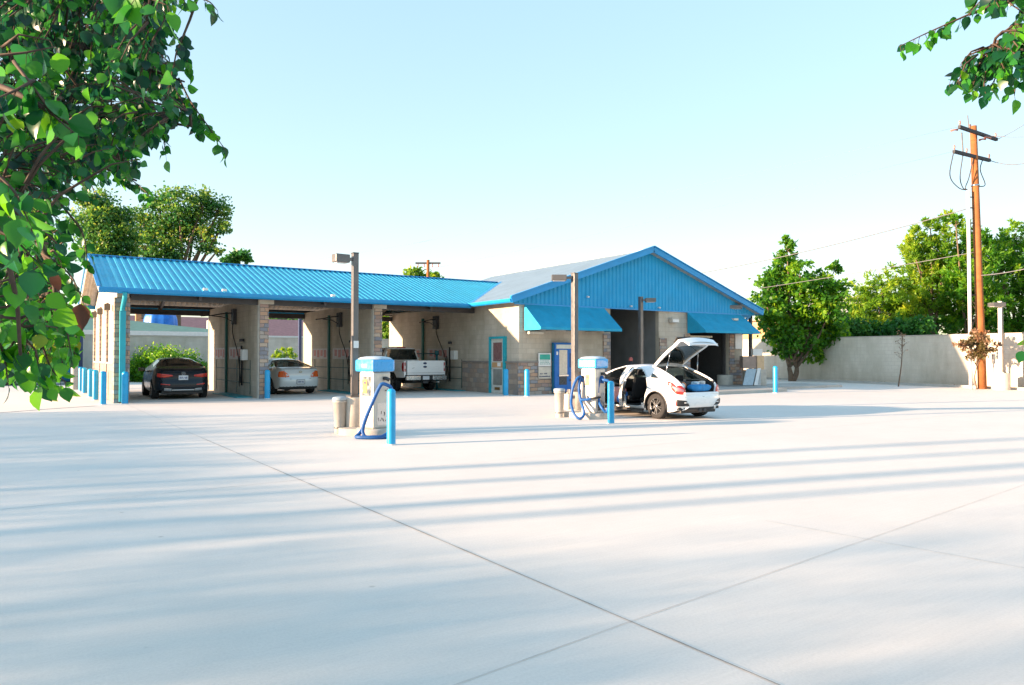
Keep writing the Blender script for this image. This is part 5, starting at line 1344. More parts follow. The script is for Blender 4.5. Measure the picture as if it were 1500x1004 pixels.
# open doors on the left side
def open_door(outline, hinge_y, ang_, name, win):
    xh = -(c4.W(hinge_y)-.01)
    hpt = Vector((xh, hinge_y, 0)); DM = Matrix.Translation(hpt) @ Matrix.Rotation(ang_, 4, 'Z') @ Matrix.Translation(-hpt)
    poly = outline; n = len(poly)
    O = [Vector(c4.side(y, z, 0)) for y, z in poly]; I = [Vector((p.x+.07, p.y, p.z)) for p in O]
    # lower skin below the belt, window frame above
    lowp = [(y, z) for y, z in poly if z <= 1.0]
    mb = MB(); ys = np.linspace(min(q[0] for q in poly), max(q[0] for q in poly), 26)
    def zr(y):
        zz = []
        for i in range(n):
            (y1, z1), (y2, z2) = poly[i], poly[i-1]
            if (y1-y)*(y2-y) <= 0 and abs(y1-y2) > 1e-6: zz.append(z1+(z2-z1)*(y-y1)/(y2-y1))
        return (min(zz), max(zz)) if zz else (.6, .6)
    for off, fl in ((0, False), (.07, True)):
        rows = []
        for y in ys:
            z0, z1 = zr(y); z1 = min(z1, .93)
            rows.append([Vector(c4.side(y, z0+(z1-z0)*f, 0))+Vector((off, 0, 0)) for f in np.linspace(0, 1, 9)])
        mb.grid(rows, flip=fl)
    for i in (0, -1):
        y = ys[i]; z0, z1 = zr(y); z1 = min(z1, .93)
        rows = [[Vector(c4.side(y, z0+(z1-z0)*f, 0))+Vector((o_, 0, 0)) for f in np.linspace(0, 1, 9)] for o_ in (0, .07)]; mb.grid(rows)
    mb.tube([p+Vector((.03, 0, 0)) for p in O if p.z >= .86], .026, 8)
    mb.tube([Vector(c4.side(y, .94, 0))+Vector((.03, 0, 0)) for y in (ys[0]+.02, ys[-1]-.02)], .035, 8)
    o = obj(name, mb.xf(DM), pt_white, t, local=True)
    yy = ys[2:-2]; rows = [[Vector(c4.side(y, .95+(min(1.33, zr(y)[1])-.95)*f, 0))+Vector((.03, 0, 0)) for f in np.linspace(0, 1, 6)] for y in yy if zr(y)[1] > .97]
    if win: obj('window', MB().grid(rows).xf(DM), m_glass, o, local=True)
    y0_, y1_ = ys[0]+.12, ys[-1]-.12
    rows = [[Vector(c4.side(y, z, 0))+Vector((.085, 0, 0)) for z in np.linspace(.42, .84, 5)] for y in np.linspace(y0_, y1_, 8)]
    obj('door_card', MB().grid(rows, flip=True).xf(DM), M('door_card', (.12, .12, .12), .8), o, local=True)
    ym = (y0_+y1_)/2
    obj('armrest', MB().box(xh+.07, xh+.14, ym-.25, ym+.2, .62, .68, .015).xf(DM), m_blackp, o, local=True)
    obj('handle', MB().tube([tuple(DM @ (Vector(c4.side(y, .82, .02)))) for y in (ys[0]+.08, ys[0]+.25)], .014, 8), pt_white, o, local=True)
    return o, DM
open_door(rear_door, 1.30, R(-46), 'rear_door', True)
fd, DM = open_door(front_door, 2.50, R(-58), 'front_door', True)
mirror(fd, -.98, 2.30, .99, pt_white, -1)
# luggage in the boot and the towel on the sill are things of their own
def in_car(x, y, z): return (cx0+x*SC, RW[1]+.04+y*SC, z*SC)
def blob(name, loc, rx, ry, rz_, mat, label, cat, n=14, lump=.12, sq=.55, seed=0, rotz=0.0, group=None):
    r_ = np.random.default_rng(seed); ph = r_.uniform(0, 6.28, 6); rows = []
    for i in range(n+1):
        th = math.pi*i/n-math.pi/2; row = []
        for k in range(22):
            a = 2*math.pi*k/22; ct = abs(math.cos(th))**sq; cs, sn = math.cos(a), math.sin(a)
            L = 1+lump*(math.sin(3*a+ph[0]+2*th)+.6*math.sin(5*a+ph[1]-3*th)+.5*math.sin(7*th+ph[2]))/2
            st = math.copysign(abs(math.sin(th))**sq, math.sin(th))
            row.append((rx*ct*math.copysign(abs(cs)**.8, cs)*L, ry*ct*math.copysign(abs(sn)**.8, sn)*L, rz_*(st*(1+.1*lump*L)+1)))
        rows.append(row)
    o = obj(name, MB().grid(rows, closed=True), mat, local=True); o.location = loc; o.rotation_euler = (0, 0, rotz)
    return tag(o, label, cat, group)
bb = blob('travel_bag', in_car(.10, -.60, .725), .34, .16, .085, M('bag_blue', (.01, .20, .48), .6, bump=.5, var=.3, scale=10), 'soft blue bag with pale packs lying at the open boot edge', 'bag', seed=1)
blob('snack_pack', in_car(.02, -.56, .885), .13, .09, .045, M('pack_pale', (.35, .55, .70), .3, var=.5, scale=9), 'pale blue plastic pack on top of the blue bag in the boot', 'pack', seed=2, rotz=.4)
blob('snack_pack', in_car(.33, -.50, .86), .09, .08, .06, M('pack_white', (.60, .60, .58), .35, var=.3, scale=9), 'white and tan pack at the right end of the blue bag', 'pack', seed=3)
rl = thing('paper_roll', 'orange and white roll standing in the open boot behind the tail lamp', 'roll', in_car(-.33, -.42, .70), R(20))
obj('roll', MB().tube([(-.10, 0, .12), (.10, .02, .16)], .085, 18), m_white, rl, local=True); obj('band', MB().tube([(0.02, .008, .142), (.09, .018, .158)], .0875, 18), M('orange_band', (.75, .20, .03), .5), rl, local=True)
blob('cargo_bag', in_car(.0, -.12, .625), .45, .22, .16, M('bag_charcoal', (.05, .055, .06), .8, bump=.3), 'dark bag deeper inside the open boot', 'bag', seed=4)
blob('cargo_bag', in_car(-.30, .10, .80), .2, .12, .12, M('bag_navy', (.02, .07, .14), .7, bump=.3), 'navy bag leaning on the rear seat inside the boot', 'bag', seed=5)
tw = blob('beach_towel', in_car(-.60, 1.78, .335), .14, .26, .20, M('towel_pink', (.55, .24, .22), .9, bump=.6, var=.15), 'crumpled pink towel on the driver door sill of the white hatchback', 'towel', lump=.35, sq=.8, seed=6)
blob('beach_towel', in_car(-.66, 1.52, .335), .12, .13, .15, M('towel_blue', (.06, .22, .62), .9, bump=.6, var=.45, scale=12), 'crumpled blue and white towel next to the pink one on the door sill', 'towel', lump=.35, sq=.8, seed=8)

# ================================================================ VEGETATION
def leaf_mesh(name, P, D, N, L, Wd, val, mat, parent=None, curved=False, kind=None):
    """P base points, D axis dirs, N face normals, L lengths, Wd widths (arrays) -> one mesh of many leaves"""
    n = len(P); D = D/np.linalg.norm(D, axis=1, keepdims=True); S = np.cross(D, N); S /= (np.linalg.norm(S, axis=1, keepdims=True)+1e-9); N = np.cross(S, D)
    if curved:
        prof = [(0, 0), (.12, .30), (.30, .49), (.52, .47), (.74, .30), (.90, .10), (1.0, 0)]
        vs = []; k = len(prof)
        cur = rng.uniform(.05, .45, n); fold = rng.uniform(.05, .35, n)
        for (t_, w) in prof:
            c = P+D*(L*t_)[:, None]*1.0-N*(L*cur*t_*t_)[:, None]
            for sgn in (-1, 0, 1): vs.append(c+S*(Wd*w*sgn)[:, None]+N*(Wd*w*abs(sgn)*fold)[:, None])
        V = np.stack(vs, 1).reshape(-1, 3); m = 3*k; F = []
        base = []
        for i in range(k-1):
            a = i*3; base += [(a, a+3, a+4, a+1), (a+1, a+4, a+5, a+2)]
        base = np.array(base)
    else:
        fold = rng.uniform(-.3, .3, n)
        V = np.stack([P, P+D*(L*.45)[:, None]+S*(Wd*.5)[:, None]+N*(Wd*fold)[:, None], P+D*L[:, None], P+D*(L*.45)[:, None]-S*(Wd*.5)[:, None]+N*(Wd*fold)[:, None]], 1).reshape(-1, 3)
        m = 4; base = np.array([(0, 1, 2, 3)])
    F = (np.arange(n)[:, None, None]*m+base[None]).reshape(-1, 4)
    off = np.array(root_of(parent).location) if parent is not None else 0
    V = V-off
    me = bpy.data.meshes.new(name); me.vertices.add(len(V)); me.vertices.foreach_set('co', V.astype('f').ravel())
    me.loops.add(F.size); me.loops.foreach_set('vertex_index', F.astype('i').ravel())
    me.polygons.add(len(F)); me.polygons.foreach_set('loop_start', np.arange(0, F.size, 4, dtype='i')); me.polygons.foreach_set('loop_total', np.full(len(F), 4, 'i'))
    me.update(); me.validate()
    at = me.attributes.new('leafv', 'FLOAT', 'POINT'); at.data.foreach_set('value', np.repeat(val, m).astype('f'))
    if curved: me.polygons.foreach_set('use_smooth', [True]*len(F))
    me.materials.append(mat); o = bpy.data.objects.new(name, me); COL.objects.link(o)
    if parent is not None: o.parent = parent
    return o
def rdir(n): v = rng.normal(size=(n, 3)); return v/np.linalg.norm(v, axis=1, keepdims=True)
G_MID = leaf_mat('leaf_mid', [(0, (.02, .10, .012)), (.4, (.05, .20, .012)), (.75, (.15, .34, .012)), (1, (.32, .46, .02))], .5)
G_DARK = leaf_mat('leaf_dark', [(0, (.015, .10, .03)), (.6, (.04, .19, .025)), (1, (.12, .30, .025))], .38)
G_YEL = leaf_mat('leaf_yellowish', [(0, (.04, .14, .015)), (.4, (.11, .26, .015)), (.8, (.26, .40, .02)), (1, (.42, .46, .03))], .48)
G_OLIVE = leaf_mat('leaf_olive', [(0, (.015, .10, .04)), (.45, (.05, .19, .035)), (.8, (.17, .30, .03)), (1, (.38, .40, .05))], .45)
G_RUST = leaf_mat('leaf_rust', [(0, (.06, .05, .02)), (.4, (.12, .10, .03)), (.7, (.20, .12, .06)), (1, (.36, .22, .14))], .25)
def tree(name, label, cat, d, lumps, base_px, leaf, n, mat, style='clump', group=None, trunk_r=.18, spread=.28, seed=1, up=.25, dj=.5, base_z=0.0, stems=1, kind_trunk='trunk', lean=0.0, dense=1.0):
    """lumps: (px, py, r_px) at camera depth d; leaves clustered inside, limbs reaching into each lump"""
    global rng; keep = rng; rng = np.random.default_rng(seed)
    cs = []
    for (x, y, r) in lumps:
        rr = r*d/1060; c = AT(x, y, d+rng.uniform(-dj, dj)*rr*1.6); cs.append((c, rr))
    b = AT(base_px[0], base_px[1], d); b = np.array((b[0], b[1], base_z))
    t = thing(name, label, cat, b, 0, group)
    tot = sum(r*r for _, r in cs); P = []; val = []; D = []; tips = []
    for c, r in cs:
        k = max(60, int(n*r*r/tot)); ncl = max(5, int(k/38*dense))
        u = rdir(ncl); rad = r*rng.uniform(.3, 1.12, ncl)**.7; cl = c+u*rad[:, None]*np.array((1, 1, .95)); cv = rng.uniform(0, 1, ncl)
        tips += [(c, q) for q in cl[:8]]
        idx = rng.integers(0, ncl, k)
        if style == 'clump':
            p = cl[idx]+rng.normal(size=(k, 3))*r*spread*np.array((1, 1, .7)); dd = rdir(k)+np.array((0, 0, -.3)); 
        else:           # feathery sprays: leaflets along arching shoots
            sd_ = rdir(ncl)*np.array((1, 1, .5))+np.array((0, 0, up*2)); sd_ /= np.linalg.norm(sd_, axis=1, keepdims=True)
            q = rng.uniform(0, 1, k)**.8; ln = r*1.05
            p = cl[idx]+sd_[idx]*(q*ln)[:, None]+np.array((0, 0, -1))*(q*q*ln*.25)[:, None]+rng.normal(size=(k, 3))*(.10*(1.15-q))[:, None]*min(1.2, r)
            dd = rdir(k)*.8+sd_[idx]*.7
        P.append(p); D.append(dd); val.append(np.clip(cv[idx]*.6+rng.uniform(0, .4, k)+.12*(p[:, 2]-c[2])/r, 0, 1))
    P = np.concatenate(P); D = np.concatenate(D); val = np.concatenate(val); k = len(P)
    keepm = P[:, 2] > base_z+.02; P, D, val = P[keepm], D[keepm], val[keepm]; k = len(P)
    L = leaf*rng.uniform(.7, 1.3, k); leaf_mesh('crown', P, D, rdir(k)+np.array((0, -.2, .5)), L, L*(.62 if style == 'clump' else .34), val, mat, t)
    # trunk and limbs
    cz = [c for c, r in cs]; mid = np.mean(cz, axis=0); mb = MB(); low = min(c[2]-r for c, r in cs)
    fork = b+(mid-b)*.0+np.array((0, 0, max(.3, (low-base_z)*.75))); fork[:2] += (mid-b)[:2]*.15
    for s_ in range(stems):
        o_ = np.array((_rt[0], _rt[1], 0))*(s_-(stems-1)/2)*.18
        mb.tube(catmull([b+o_*.4, b*.5+fork*.5+o_*1.6+rng.normal(size=3)*.05, fork+o_*2.6], 5), np.linspace(trunk_r*1.15, trunk_r*.75, 11), 10)
    obj(kind_trunk, mb, m_bark, t)
    mb = MB()
    for i, (c, r) in enumerate(cs):
        o_ = np.array((_rt[0], _rt[1], 0))*((i % stems)-(stems-1)/2)*.18*2.6
        m_ = (fork+c)/2+rng.normal(size=3)*r*.2; mb.tube(catmull([fork+o_, m_, c], 5), np.linspace(trunk_r*.55, trunk_r*.16, 11), 7)
    for c, q in tips:
        mb.tube([c, (c+q)/2+rng.normal(size=3)*.08, q], [trunk_r*.14, trunk_r*.09, trunk_r*.04], 5)
    obj('limbs', mb, m_bark, t)
    rng = keep; return t
tree('shade_tree', 'round-headed bright green tree with two stems before the beige wall', 'tree', 43.5,
     [(1152, 354, 7), (1153, 368, 13), (1152, 390, 23), (1135, 414, 23), (1172, 405, 24), (1224, 392, 11), (1205, 425, 30), (1122, 447, 24), (1165, 440, 42), (1215, 455, 28), (1132, 478, 24), (1170, 485, 38), (1213, 488, 24), (1150, 510, 16), (1188, 512, 20)],
     (1160, 557), .26, 15000, G_MID, trunk_r=.16, seed=3, spread=.17, stems=2)
HG = 'feathery trees standing behind the beige wall'
tree('hedge_tree', 'low yellow-green feathery tree directly right of the round-headed tree', 'tree', 50, [(1262, 440, 26), (1290, 432, 26), (1320, 440, 26), (1250, 470, 22), (1300, 465, 28), (1275, 480, 24), (1330, 478, 22)], (1290, 560), .30, 9000, G_YEL, 'spray', HG, seed=4)
tree('hedge_tree', 'dark bushy tree crown low over the wall between the round tree and the sapling', 'tree', 45.5, [(1238, 480, 18), (1262, 484, 16), (1290, 486, 18), (1320, 486, 18), (1345, 482, 18)], (1290, 560), .24, 6000, G_DARK, 'clump', HG, seed=5)
tree('hedge_tree', 'tall feathery green tree with upright spires left of the utility pole', 'tree', 49, [(1345, 345, 12), (1363, 335, 12), (1340, 375, 22), (1370, 370, 24), (1350, 410, 32), (1385, 400, 26), (1370, 440, 36), (1340, 460, 26), (1385, 470, 26), (1388, 325, 9), (1387, 345, 12)], (1365, 560), .30, 14000, G_YEL, 'spray', HG, seed=6, up=.7)
tree('hedge_tree', 'feathery green tree rising directly behind the utility pole', 'tree', 47.5, [(1418, 350, 18), (1405, 385, 24), (1432, 390, 26), (1415, 430, 34), (1440, 450, 30), (1415, 470, 28), (1400, 330, 10), (1395, 488, 18), (1425, 490, 18), (1450, 486, 18)], (1418, 560), .30, 15000, G_MID, 'spray', HG, seed=7, up=.6)
tree('hedge_tree', 'broad feathery green tree at the right picture edge behind the lamp post', 'tree', 48.5, [(1458, 362, 16), (1485, 350, 18), (1465, 395, 28), (1500, 385, 30), (1478, 430, 36), (1515, 430, 34), (1465, 468, 26), (1500, 472, 30), (1540, 400, 34), (1540, 460, 34), (1475, 488, 18), (1500, 490, 18), (1525, 490, 18)], (1490, 560), .30, 18000, G_MID, 'spray', HG, seed=8, up=.5)
tree('big_tree', 'large olive and yellow tree behind the left end of the blue roof', 'tree', 66, [(232, 296, 18), (262, 302, 24), (297, 300, 22), (322, 305, 16), (327, 330, 13), (208, 328, 22), (248, 332, 30), (285, 330, 26), (213, 362, 20), (250, 366, 22), (300, 352, 18), (318, 368, 8), (222, 390, 16), (258, 395, 14)], (258, 545), .30, 13500, G_OLIVE, trunk_r=.42, seed=9, spread=.27, dense=1.2)
tree('big_tree', 'yellow-green tree between the foreground leaves and the large olive tree', 'tree', 60, [(150, 300, 20), (138, 325, 24), (175, 318, 20), (150, 352, 26), (182, 350, 20), (128, 292, 12), (165, 378, 18), (135, 372, 18), (190, 375, 12)], (150, 548), .28, 10500, G_OLIVE, trunk_r=.3, seed=10, spread=.28)
tree('distant_tree', 'small dark tree top peeking over the blue roof right of the large tree', 'tree', 85, [(340, 378, 9), (352, 374, 10), (360, 380, 7)], (350, 545), .5, 900, G_DARK, seed=11)
tree('distant_tree', 'bright green tree top beside the distant utility pole', 'tree', 92, [(603, 400, 9), (615, 408, 12), (640, 412, 12)], (612, 545), .5, 1200, G_YEL, seed=12)
tree('distant_tree', 'pale green tree seen above the maroon roof through the middle bay', 'tree', 96, [(398, 468, 12), (412, 474, 12), (430, 472, 12), (443, 464, 11)], (415, 545), .5, 2400, G_OLIVE, seed=13)
tree('distant_tree', 'bright green tree seen through the right bay beside the pickup', 'tree', 62, [(566, 462, 14), (562, 482, 15), (574, 476, 14)], (566, 550), .34, 2600, G_YEL, seed=14)
tree('yard_bush', 'wide green bush before the back wall behind the black sedan', 'bush', 42.5, [(202, 543, 18), (222, 532, 22), (246, 530, 22), (270, 534, 20), (292, 545, 15), (215, 555, 14), (250, 555, 18), (282, 556, 12), (185, 552, 14)], (245, 560), .15, 15000, G_MID, seed=15, trunk_r=.06, kind_trunk='stem')
tree('yard_bush', 'small dark bush beside the far end of the end wall', 'bush', 43.5, [(128, 546, 12), (138, 540, 12), (122, 552, 8)], (130, 560), .2, 1800, G_DARK, seed=16, trunk_r=.05, kind_trunk='stem')
tree('weed_clump', 'yellowish weeds by the back wall behind the silver sedan', 'weeds', 43, [(410, 524, 9), (420, 520, 9), (428, 526, 6)], (416, 560), .22, 500, G_YEL, 'spray', seed=17, trunk_r=.03, kind_trunk='stem')
tree('pole_shrub', 'rusty brown and green shrub clinging to the utility pole', 'shrub', 32.6, [(1412, 507, 8), (1424, 500, 11), (1438, 503, 13), (1449, 510, 8), (1428, 516, 10), (1442, 518, 8), (1432, 492, 7)], (1431, 571), .16, 2400, G_RUST, 'spray', seed=18, trunk_r=.03, kind_trunk='stem', up=.1)
# the thin sapling
b = G(1316, 566.5); t = thing('dead_sapling', 'thin dry sapling with a few reddish leaves against the beige wall', 'sapling', b)
tp_ = AT(1322, 492, (b-_C) @ _fw)-b
obj('trunk', MB().tube(catmull([(0, 0, 0), tp_*.5+_rt*.06, tp_], 8), np.linspace(.035, .014, 17), 8), m_bark, t, local=True)
mb = MB(); P = []; rngs = np.random.default_rng(2); 
for k in range(26):
    f = rngs.uniform(.52, 1.0) if k < 20 else rngs.uniform(.9, 1); q = tp_*f; e = q+(_rt*rngs.uniform(-1, 1)+_fh*rngs.uniform(-.6, .6))*.42*(1.25-f)*1.6+np.array((0, 0, rngs.uniform(.05, .35)))
    mb.tube([q, (q+e)/2+rngs.normal(size=3)*.02, e], [.008, .006, .004], 5)
    for _ in range(3 if f > .8 else 1): P.append(b+e+rngs.normal(size=3)*.05)
obj('twigs', mb, m_bark, t, local=True)
P = np.array(P); k = len(P); leaf_mesh('leaves', P, rdir(k)+np.array((0, 0, -.6)), rdir(k), rng.uniform(.08, .15, k), rng.uniform(.03, .06, k), rng.uniform(.5, 1, k), G_RUST, t)
# fallen leaves gathered by the kerb on the right
P = np.array([np.array(wpt(Y, rng.uniform(.0, 1.3), .13)) for Y in rng.uniform(9, 30, 260)]); P[:, 2] = rng.uniform(.065, .10, 260)
o = leaf_mesh('leaf_litter', P, rdir(260)*np.array((1, 1, .1)), np.tile((0, 0, 1.), (260, 1))+rdir(260)*.3, rng.uniform(.05, .1, 260), rng.uniform(.03, .06, 260), rng.uniform(.3, 1, 260), G_RUST); o['kind'] = 'stuff'

# ---------------------------------------------------------------- near tree overhanging from the left, and a branch from the right
G_NEAR = leaf_mat('leaf_pear', [(0, (.005, .045, .03)), (.3, (.012, .10, .028)), (.55, (.03, .21, .016)), (.8, (.085, .34, .01)), (.95, (.20, .38, .015)), (.985, (.26, .17, .03)), (1, (.09, .035, .018))], .42, .28)
m_twig = M('twig_bark', (.075, .045, .03), .8, var=.3, scale=30)
def near_tree(name, label, base, fork, limbs, twigs, fill, seed, leafL=.044):
    global rng; rng = np.random.default_rng(seed)
    t = thing(name, label, 'tree', (base[0], base[1], 0)); b = np.array((base[0], base[1], 0)); fk = np.array(fork)
    obj('trunk', MB().tube(catmull([b, (b+fk)/2+np.array((.04, .02, 0)), fk], 6), np.linspace(.14, .10, 13), 14), m_bark, t)
    mb = MB(); LP = []
    for pts in limbs:
        pp = catmull([fk]+[AT(*p) for p in pts], 8); mb.tube(pp, np.linspace(.030 if pts[-1][2] > 2.1 else .012, .004, len(pp)), 7); LP += pp
    LP = np.array(LP); obj('limbs', mb, m_twig, t)
    mb = MB(); P = []; D = []; N = []; L = []; V = []
    def twig(pp, sp, lv, size=1.0, r0=.0045):
        pp = np.array(pp); size = 1.25 if (pp[-1]-_C) @ _fw < 2.05 else 1.0; mb.tube(pp, np.linspace(r0, .0014, len(pp)), 5)
        seg = np.linalg.norm(np.diff(pp, axis=0), axis=1); cum = np.concatenate([[0], np.cumsum(seg)]); nl = max(2, int(cum[-1]/sp))
        for q in np.linspace(.15, 1, nl):
            s_ = q*cum[-1]; p = np.array([np.interp(s_, cum, pp[:, k]) for k in range(3)]); i = min(len(pp)-2, int(np.searchsorted(cum, s_)-1 if s_ > 0 else 0)); d = (pp[i+1]-pp[i]); d = d/(np.linalg.norm(d)+1e-9)
            for _ in range(2 if rng.uniform() < .5 else 1):
                side_ = rng.normal(size=3); dd = d*.35+side_*.45+np.array((0, 0, -.85)); dd /= np.linalg.norm(dd)
                pet = p+dd*rng.uniform(.012, .03); mb.tube([p, (p+pet)/2+np.array((0, 0, .003)), pet], .0009, 4, cap=False)
                P.append(pet); D.append(dd); N.append(-_fw*.45+rng.normal(size=3)*.9); L.append(leafL*rng.uniform(.6, 1.25)*size); V.append(np.clip(rng.beta(1.6, 2.4)*.95+lv, 0, .97 if rng.uniform() > .012 else 1))
    for pts, lv in twigs:
        twig(catmull([AT(*p) for p in pts], 6), .022, lv)
    for (poly, cnt, d0, d1, lv, pw) in fill:
        xs = [q[0] for q in poly]; ys = [q[1] for q in poly]; c_ = 0
        while c_ < cnt:
            x, y = rng.uniform(min(xs), max(xs)), rng.uniform(min(ys), max(ys))
            if not inpoly(x, y, poly): continue
            d = d0+(d1-d0)*rng.uniform()**pw; e = AT(x, y, d); i = np.argmin(((LP-e)**2).sum(1)); a = LP[i]
            dv = a-e; dl = np.linalg.norm(dv)
            s_ = e+dv/dl*min(dl, rng.uniform(.10, .22))+np.array((0, 0, .05)); c_ += 1
            twig([s_, (s_+e)/2+np.array((0, 0, .012))+rng.normal(size=3)*.008, e], .028, lv+rng.normal()*.06)
            if rng.uniform() < .25 and dl > .2: mb.tube([a, (a+s_)/2+np.array((0, 0, .03)), s_], [.006, .005, .0045], 5, cap=False)
    obj('twigs', mb, m_twig, t)
    P, D, N, L, V = map(np.array, (P, D, N, L, V)); leaf_mesh('leaves', P, D, N, L, L*rng.uniform(.72, .95, len(L)), V, G_NEAR, t, curved=True)
    print('near leaves', name, len(P)); return t
lt = _C+_fw*1.1-_rt*3.3
limbs = [[(-150, -40, 3.0), (60, -60, 2.8), (200, -40, 2.6), (300, -10, 2.5)], [(-150, 60, 3.2), (60, 60, 3.3), (180, 90, 3.3), (270, 120, 3.2)], [(-150, 130, 3.0), (80, 170, 3.1), (200, 175, 3.1), (280, 185, 3.0)],
         [(-160, 160, 3.4), (60, 220, 3.6), (150, 245, 3.5), (200, 265, 3.4)], [(-160, 200, 2.6), (0, 300, 2.4), (70, 380, 2.3), (85, 480, 2.3)], [(-160, 220, 2.0), (-20, 330, 1.8), (20, 420, 1.8), (30, 520, 1.9)],
         [(-160, 80, 1.9), (-20, 120, 1.7), (50, 150, 1.65), (110, 190, 1.7)], [(-160, -60, 1.8), (40, -90, 1.7), (160, -60, 1.7), (240, -20, 1.7)], [(-150, 260, 3.2), (20, 360, 3.2), (80, 430, 3.1), (110, 500, 3.0)]]
twigs = [([(262, 115, 3.2), (280, 150, 3.1), (305, 185, 3.0), (332, 222, 3.0)], .05), ([(230, 150, 3.2), (238, 190, 3.2), (243, 228, 3.2)], 0), ([(240, 0, 2.6), (280, -4, 2.5), (305, 2, 2.5), (318, 15, 2.5)], .15),
         ([(240, 30, 3.2), (262, 60, 3.2), (278, 100, 3.2)], 0), ([(250, 120, 3.2), (270, 155, 3.1), (290, 190, 3.1)], 0), ([(150, 240, 3.4), (190, 262, 3.4), (218, 285, 3.3)], .02), ([(100, 240, 3.5), (130, 265, 3.5), (140, 288, 3.5)], 0),
         ([(70, 470, 2.6), (95, 500, 2.6), (112, 520, 2.6)], .25), ([(60, 500, 2.5), (75, 540, 2.5), (95, 560, 2.5)], .32), ([(40, 480, 2.5), (55, 520, 2.5), (72, 565, 2.5)], .25), ([(0, 470, 2.2), (10, 510, 2.2), (20, 545, 2.2)], .05), ([(60, 370, 2.3), (100, 400, 2.25), (122, 440, 2.2)], .1), ([(90, 300, 2.5), (120, 340, 2.5), (128, 380, 2.5)], .1),
         ([(-10, 480, 1.9), (5, 520, 1.9), (12, 560, 1.9)], .0), ([(20, 90, 1.7), (50, 130, 1.65), (80, 170, 1.65), (115, 200, 1.65)], .12), ([(150, -30, 1.7), (190, -12, 1.65), (225, 0, 1.65), (245, 8, 1.65)], .25), ([(-10, 250, 1.6), (20, 280, 1.6), (40, 320, 1.6)], .15), ([(-20, 330, 1.6), (20, 350, 1.6), (50, 380, 1.6)], .15)]
A_ = [(-90, -90), (270, -90), (262, 30), (235, 75), (262, 120), (245, 160), (225, 205), (200, 235), (175, 262), (130, 258), (100, 285), (-90, 300)]
B_ = [(-90, 270), (110, 270), (100, 330), (112, 390), (85, 440), (90, 500), (60, 535), (-90, 530)]
fill = [(A_, 950, 2.3, 4.4, -.08, .8), ([(-90, -90), (190, -90), (200, 60), (130, 230), (-90, 260)], 260, 2.4, 4.4, -.12, .8), (B_, 190, 2.1, 3.8, .0, .8), ([(-90, -90), (130, -90), (90, 250), (-90, 450)], 16, 1.55, 2.0, .04, 1),
        ([(-90, 300), (60, 300), (60, 470), (-90, 500)], 9, 1.7, 2.1, .06, 1), ([(40, 440), (115, 460), (100, 540), (60, 560)], 26, 2.3, 3.0, .3, 1), ([(-60, 420), (110, 450), (108, 530), (70, 565), (-60, 560)], 48, 1.9, 3.2, .14, 1)]  # low leaves toned yellower to put sunlight into their colour
nl = near_tree('pear_tree', 'leafy pear tree hanging into the upper left with broad glossy leaves', lt[:2], (lt[0], lt[1], 2.3), limbs, twigs, fill, 21)
# the two dry leaves in front of the bay gable
for q_, l_, w_ in (((118, 445, 2.0), .075, .05), ((80, 400, 2.1), .055, .035)):
    leaf_mesh('dry_leaf', np.array([AT(*q_)]), np.array([(0.05, 0, -1.)]), np.array([-_fw+rng.normal(size=3)*.3]), np.array([l_]), np.array([w_]), np.array([1.]), G_NEAR, nl, curved=True)
rtp = AT(1900, 250, 3.2)
limbs = [[(1700, -40, 2.9), (1560, -30, 2.8), (1480, 0, 2.7), (1420, 22, 2.7)], [(1680, 60, 2.8), (1560, 60, 2.7), (1490, 70, 2.7), (1450, 88, 2.7)], [(1700, 300, 2.8), (1600, 420, 2.7), (1540, 470, 2.7), (1510, 490, 2.7)]]
twigs = [([(1450, 8, 2.7), (1400, 30, 2.7), (1355, 50, 2.7), (1318, 68, 2.7)], .05), ([(1460, 75, 2.7), (1440, 92, 2.7), (1415, 105, 2.7), (1392, 118, 2.7)], .0), ([(1470, 80, 2.7), (1460, 110, 2.7), (1450, 130, 2.7)], .05), ([(1490, 90, 2.7), (1488, 120, 2.7), (1486, 140, 2.7)], .0), ([(1530, 485, 2.7), (1510, 495, 2.7), (1498, 503, 2.7)], .12), ([(1470, -10, 2.6), (1440, 0, 2.6), (1425, 14, 2.6)], .1)]
fill = [([(1440, -60), (1600, -60), (1600, 140), (1480, 120), (1462, 80), (1445, 30)], 110, 2.3, 3.0, -.02, 1), ([(1410, 85), (1465, 70), (1480, 120), (1440, 140), (1395, 122)], 14, 2.5, 2.9, 0, 1)]
near_tree('pear_tree', 'branch tips of a second pear tree entering the upper right corner', rtp[:2], (rtp[0], rtp[1], 2.4), limbs, twigs, fill, 22)

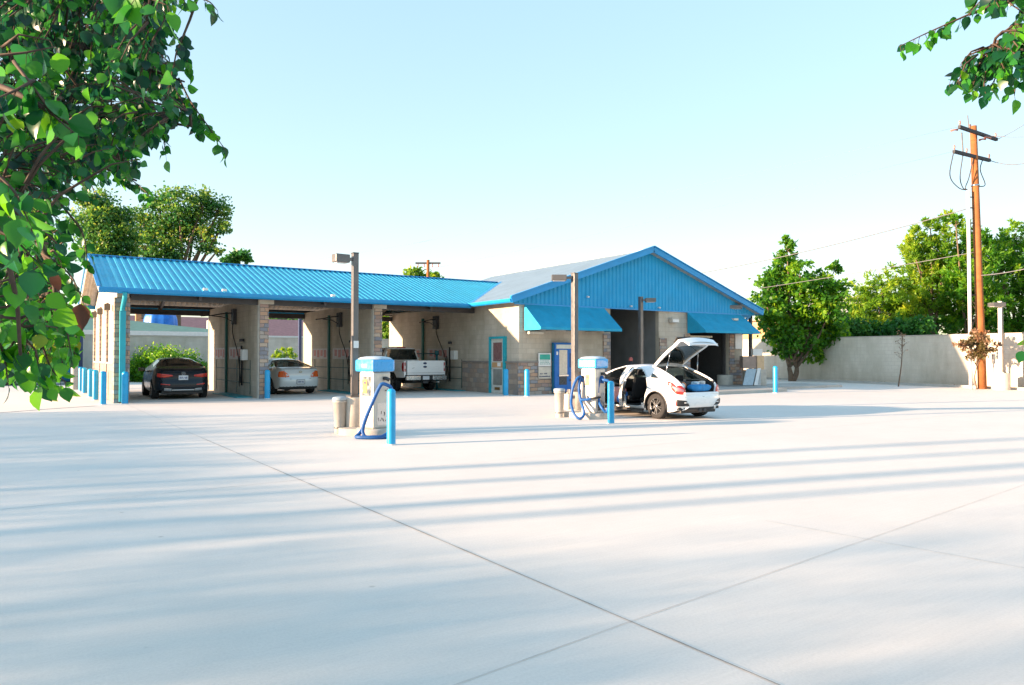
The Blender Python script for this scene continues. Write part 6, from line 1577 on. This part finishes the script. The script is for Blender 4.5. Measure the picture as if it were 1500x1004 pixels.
# ---------------------------------------------------------------- unseen wall, hedge and trees placed left to cast shadows over the lot
tag(obj('shadow_caster_wall', MB().box(-13.2, -13, -18, 60, 0, .9), m_yard, uv=True), 'long low block wall bounding the lot on the left, outside the picture', 'wall')
r0 = np.random.default_rng(77); n = 38000
P = np.stack([r0.uniform(-13.9, -13.3, n), r0.uniform(-12, 27, n), .05+2.65*r0.uniform(0, 1, n)**.85+.08*np.sin(np.arange(n))], 1)
hd_ = leaf_mesh('shadow_caster_hedge', P, r0.normal(size=(n, 3)), r0.normal(size=(n, 3)), .13*r0.uniform(.7, 1.3, n), .085*r0.uniform(.7, 1.3, n), r0.uniform(0, 1, n), G_DARK)  # unseen hedge, thin enough to dim the sun without blocking it
tag(hd_, 'long thin leafy hedge above the low wall on the left, outside the picture', 'hedge')
def shade_tree(x, y, z0, z1, r, n, label, trunk=.2, seed=1, leaf=.2):  # unseen shadow caster, crown kept sparse so some sun passes
    r0 = np.random.default_rng(seed); t = thing('shadow_caster_tree', label, 'tree', (x, y, 0), 0, 'trees along the left boundary outside the picture')
    u = r0.normal(size=(n, 3)); u /= np.linalg.norm(u, axis=1, keepdims=True); rad = r0.uniform(.3, 1, n)**.5
    bump = 1+.18*np.sin(u[:, 0]*7+seed)+.15*np.sin(u[:, 2]*9)
    P = np.array((x, y, (z0+z1)/2))+u*(rad*bump)[:, None]*np.array((r, r, (z1-z0)/2)); P[:, 2] = np.maximum(P[:, 2], .05)
    leaf_mesh('crown', P, r0.normal(size=(n, 3)), r0.normal(size=(n, 3)), leaf*r0.uniform(.7, 1.3, n), leaf*.6*r0.uniform(.7, 1.3, n), r0.uniform(0, 1, n), G_DARK, t)
    obj('trunk', MB().tube([(x, y, 0), (x+.05, y, z0*.5), (x, y+.03, z0+(z1-z0)*.4)], [trunk, trunk*.9, trunk*.6], 10), m_bark, t)
for i, (y, h, r) in enumerate(((7.6, 4.1, 2.2), (4.4, 3.8, 2.4), (1.4, 3.7, 2.4), (-2.0, 3.6, 2.4), (-5.6, 3.8, 2.4), (19.3, 4.0, 2.4), (23.2, 4.4, 2.6), (15.6, 2.8, 1.5))):
    shade_tree(-14.6, y, .1, h, r, 1150, ['round clipped tree', 'low wide tree', 'second round tree', 'third round tree', 'fourth round tree', 'broad low tree', 'broad tall tree', 'short shrub-like tree'][i]+' beyond the boundary wall on the left, outside the picture', seed=30+i)
for i, (y, tr) in enumerate(((13.9, .12), (12.7, .10), (11.5, .13), (10.7, .09))):
    shade_tree(-14.4, y, 8.6, 11, 1.3, 900, ['northernmost', 'second', 'third', 'southernmost'][i]+' slim high-crowned tree on the left, unseen, placed for its streak of shadow', tr, seed=50+i)
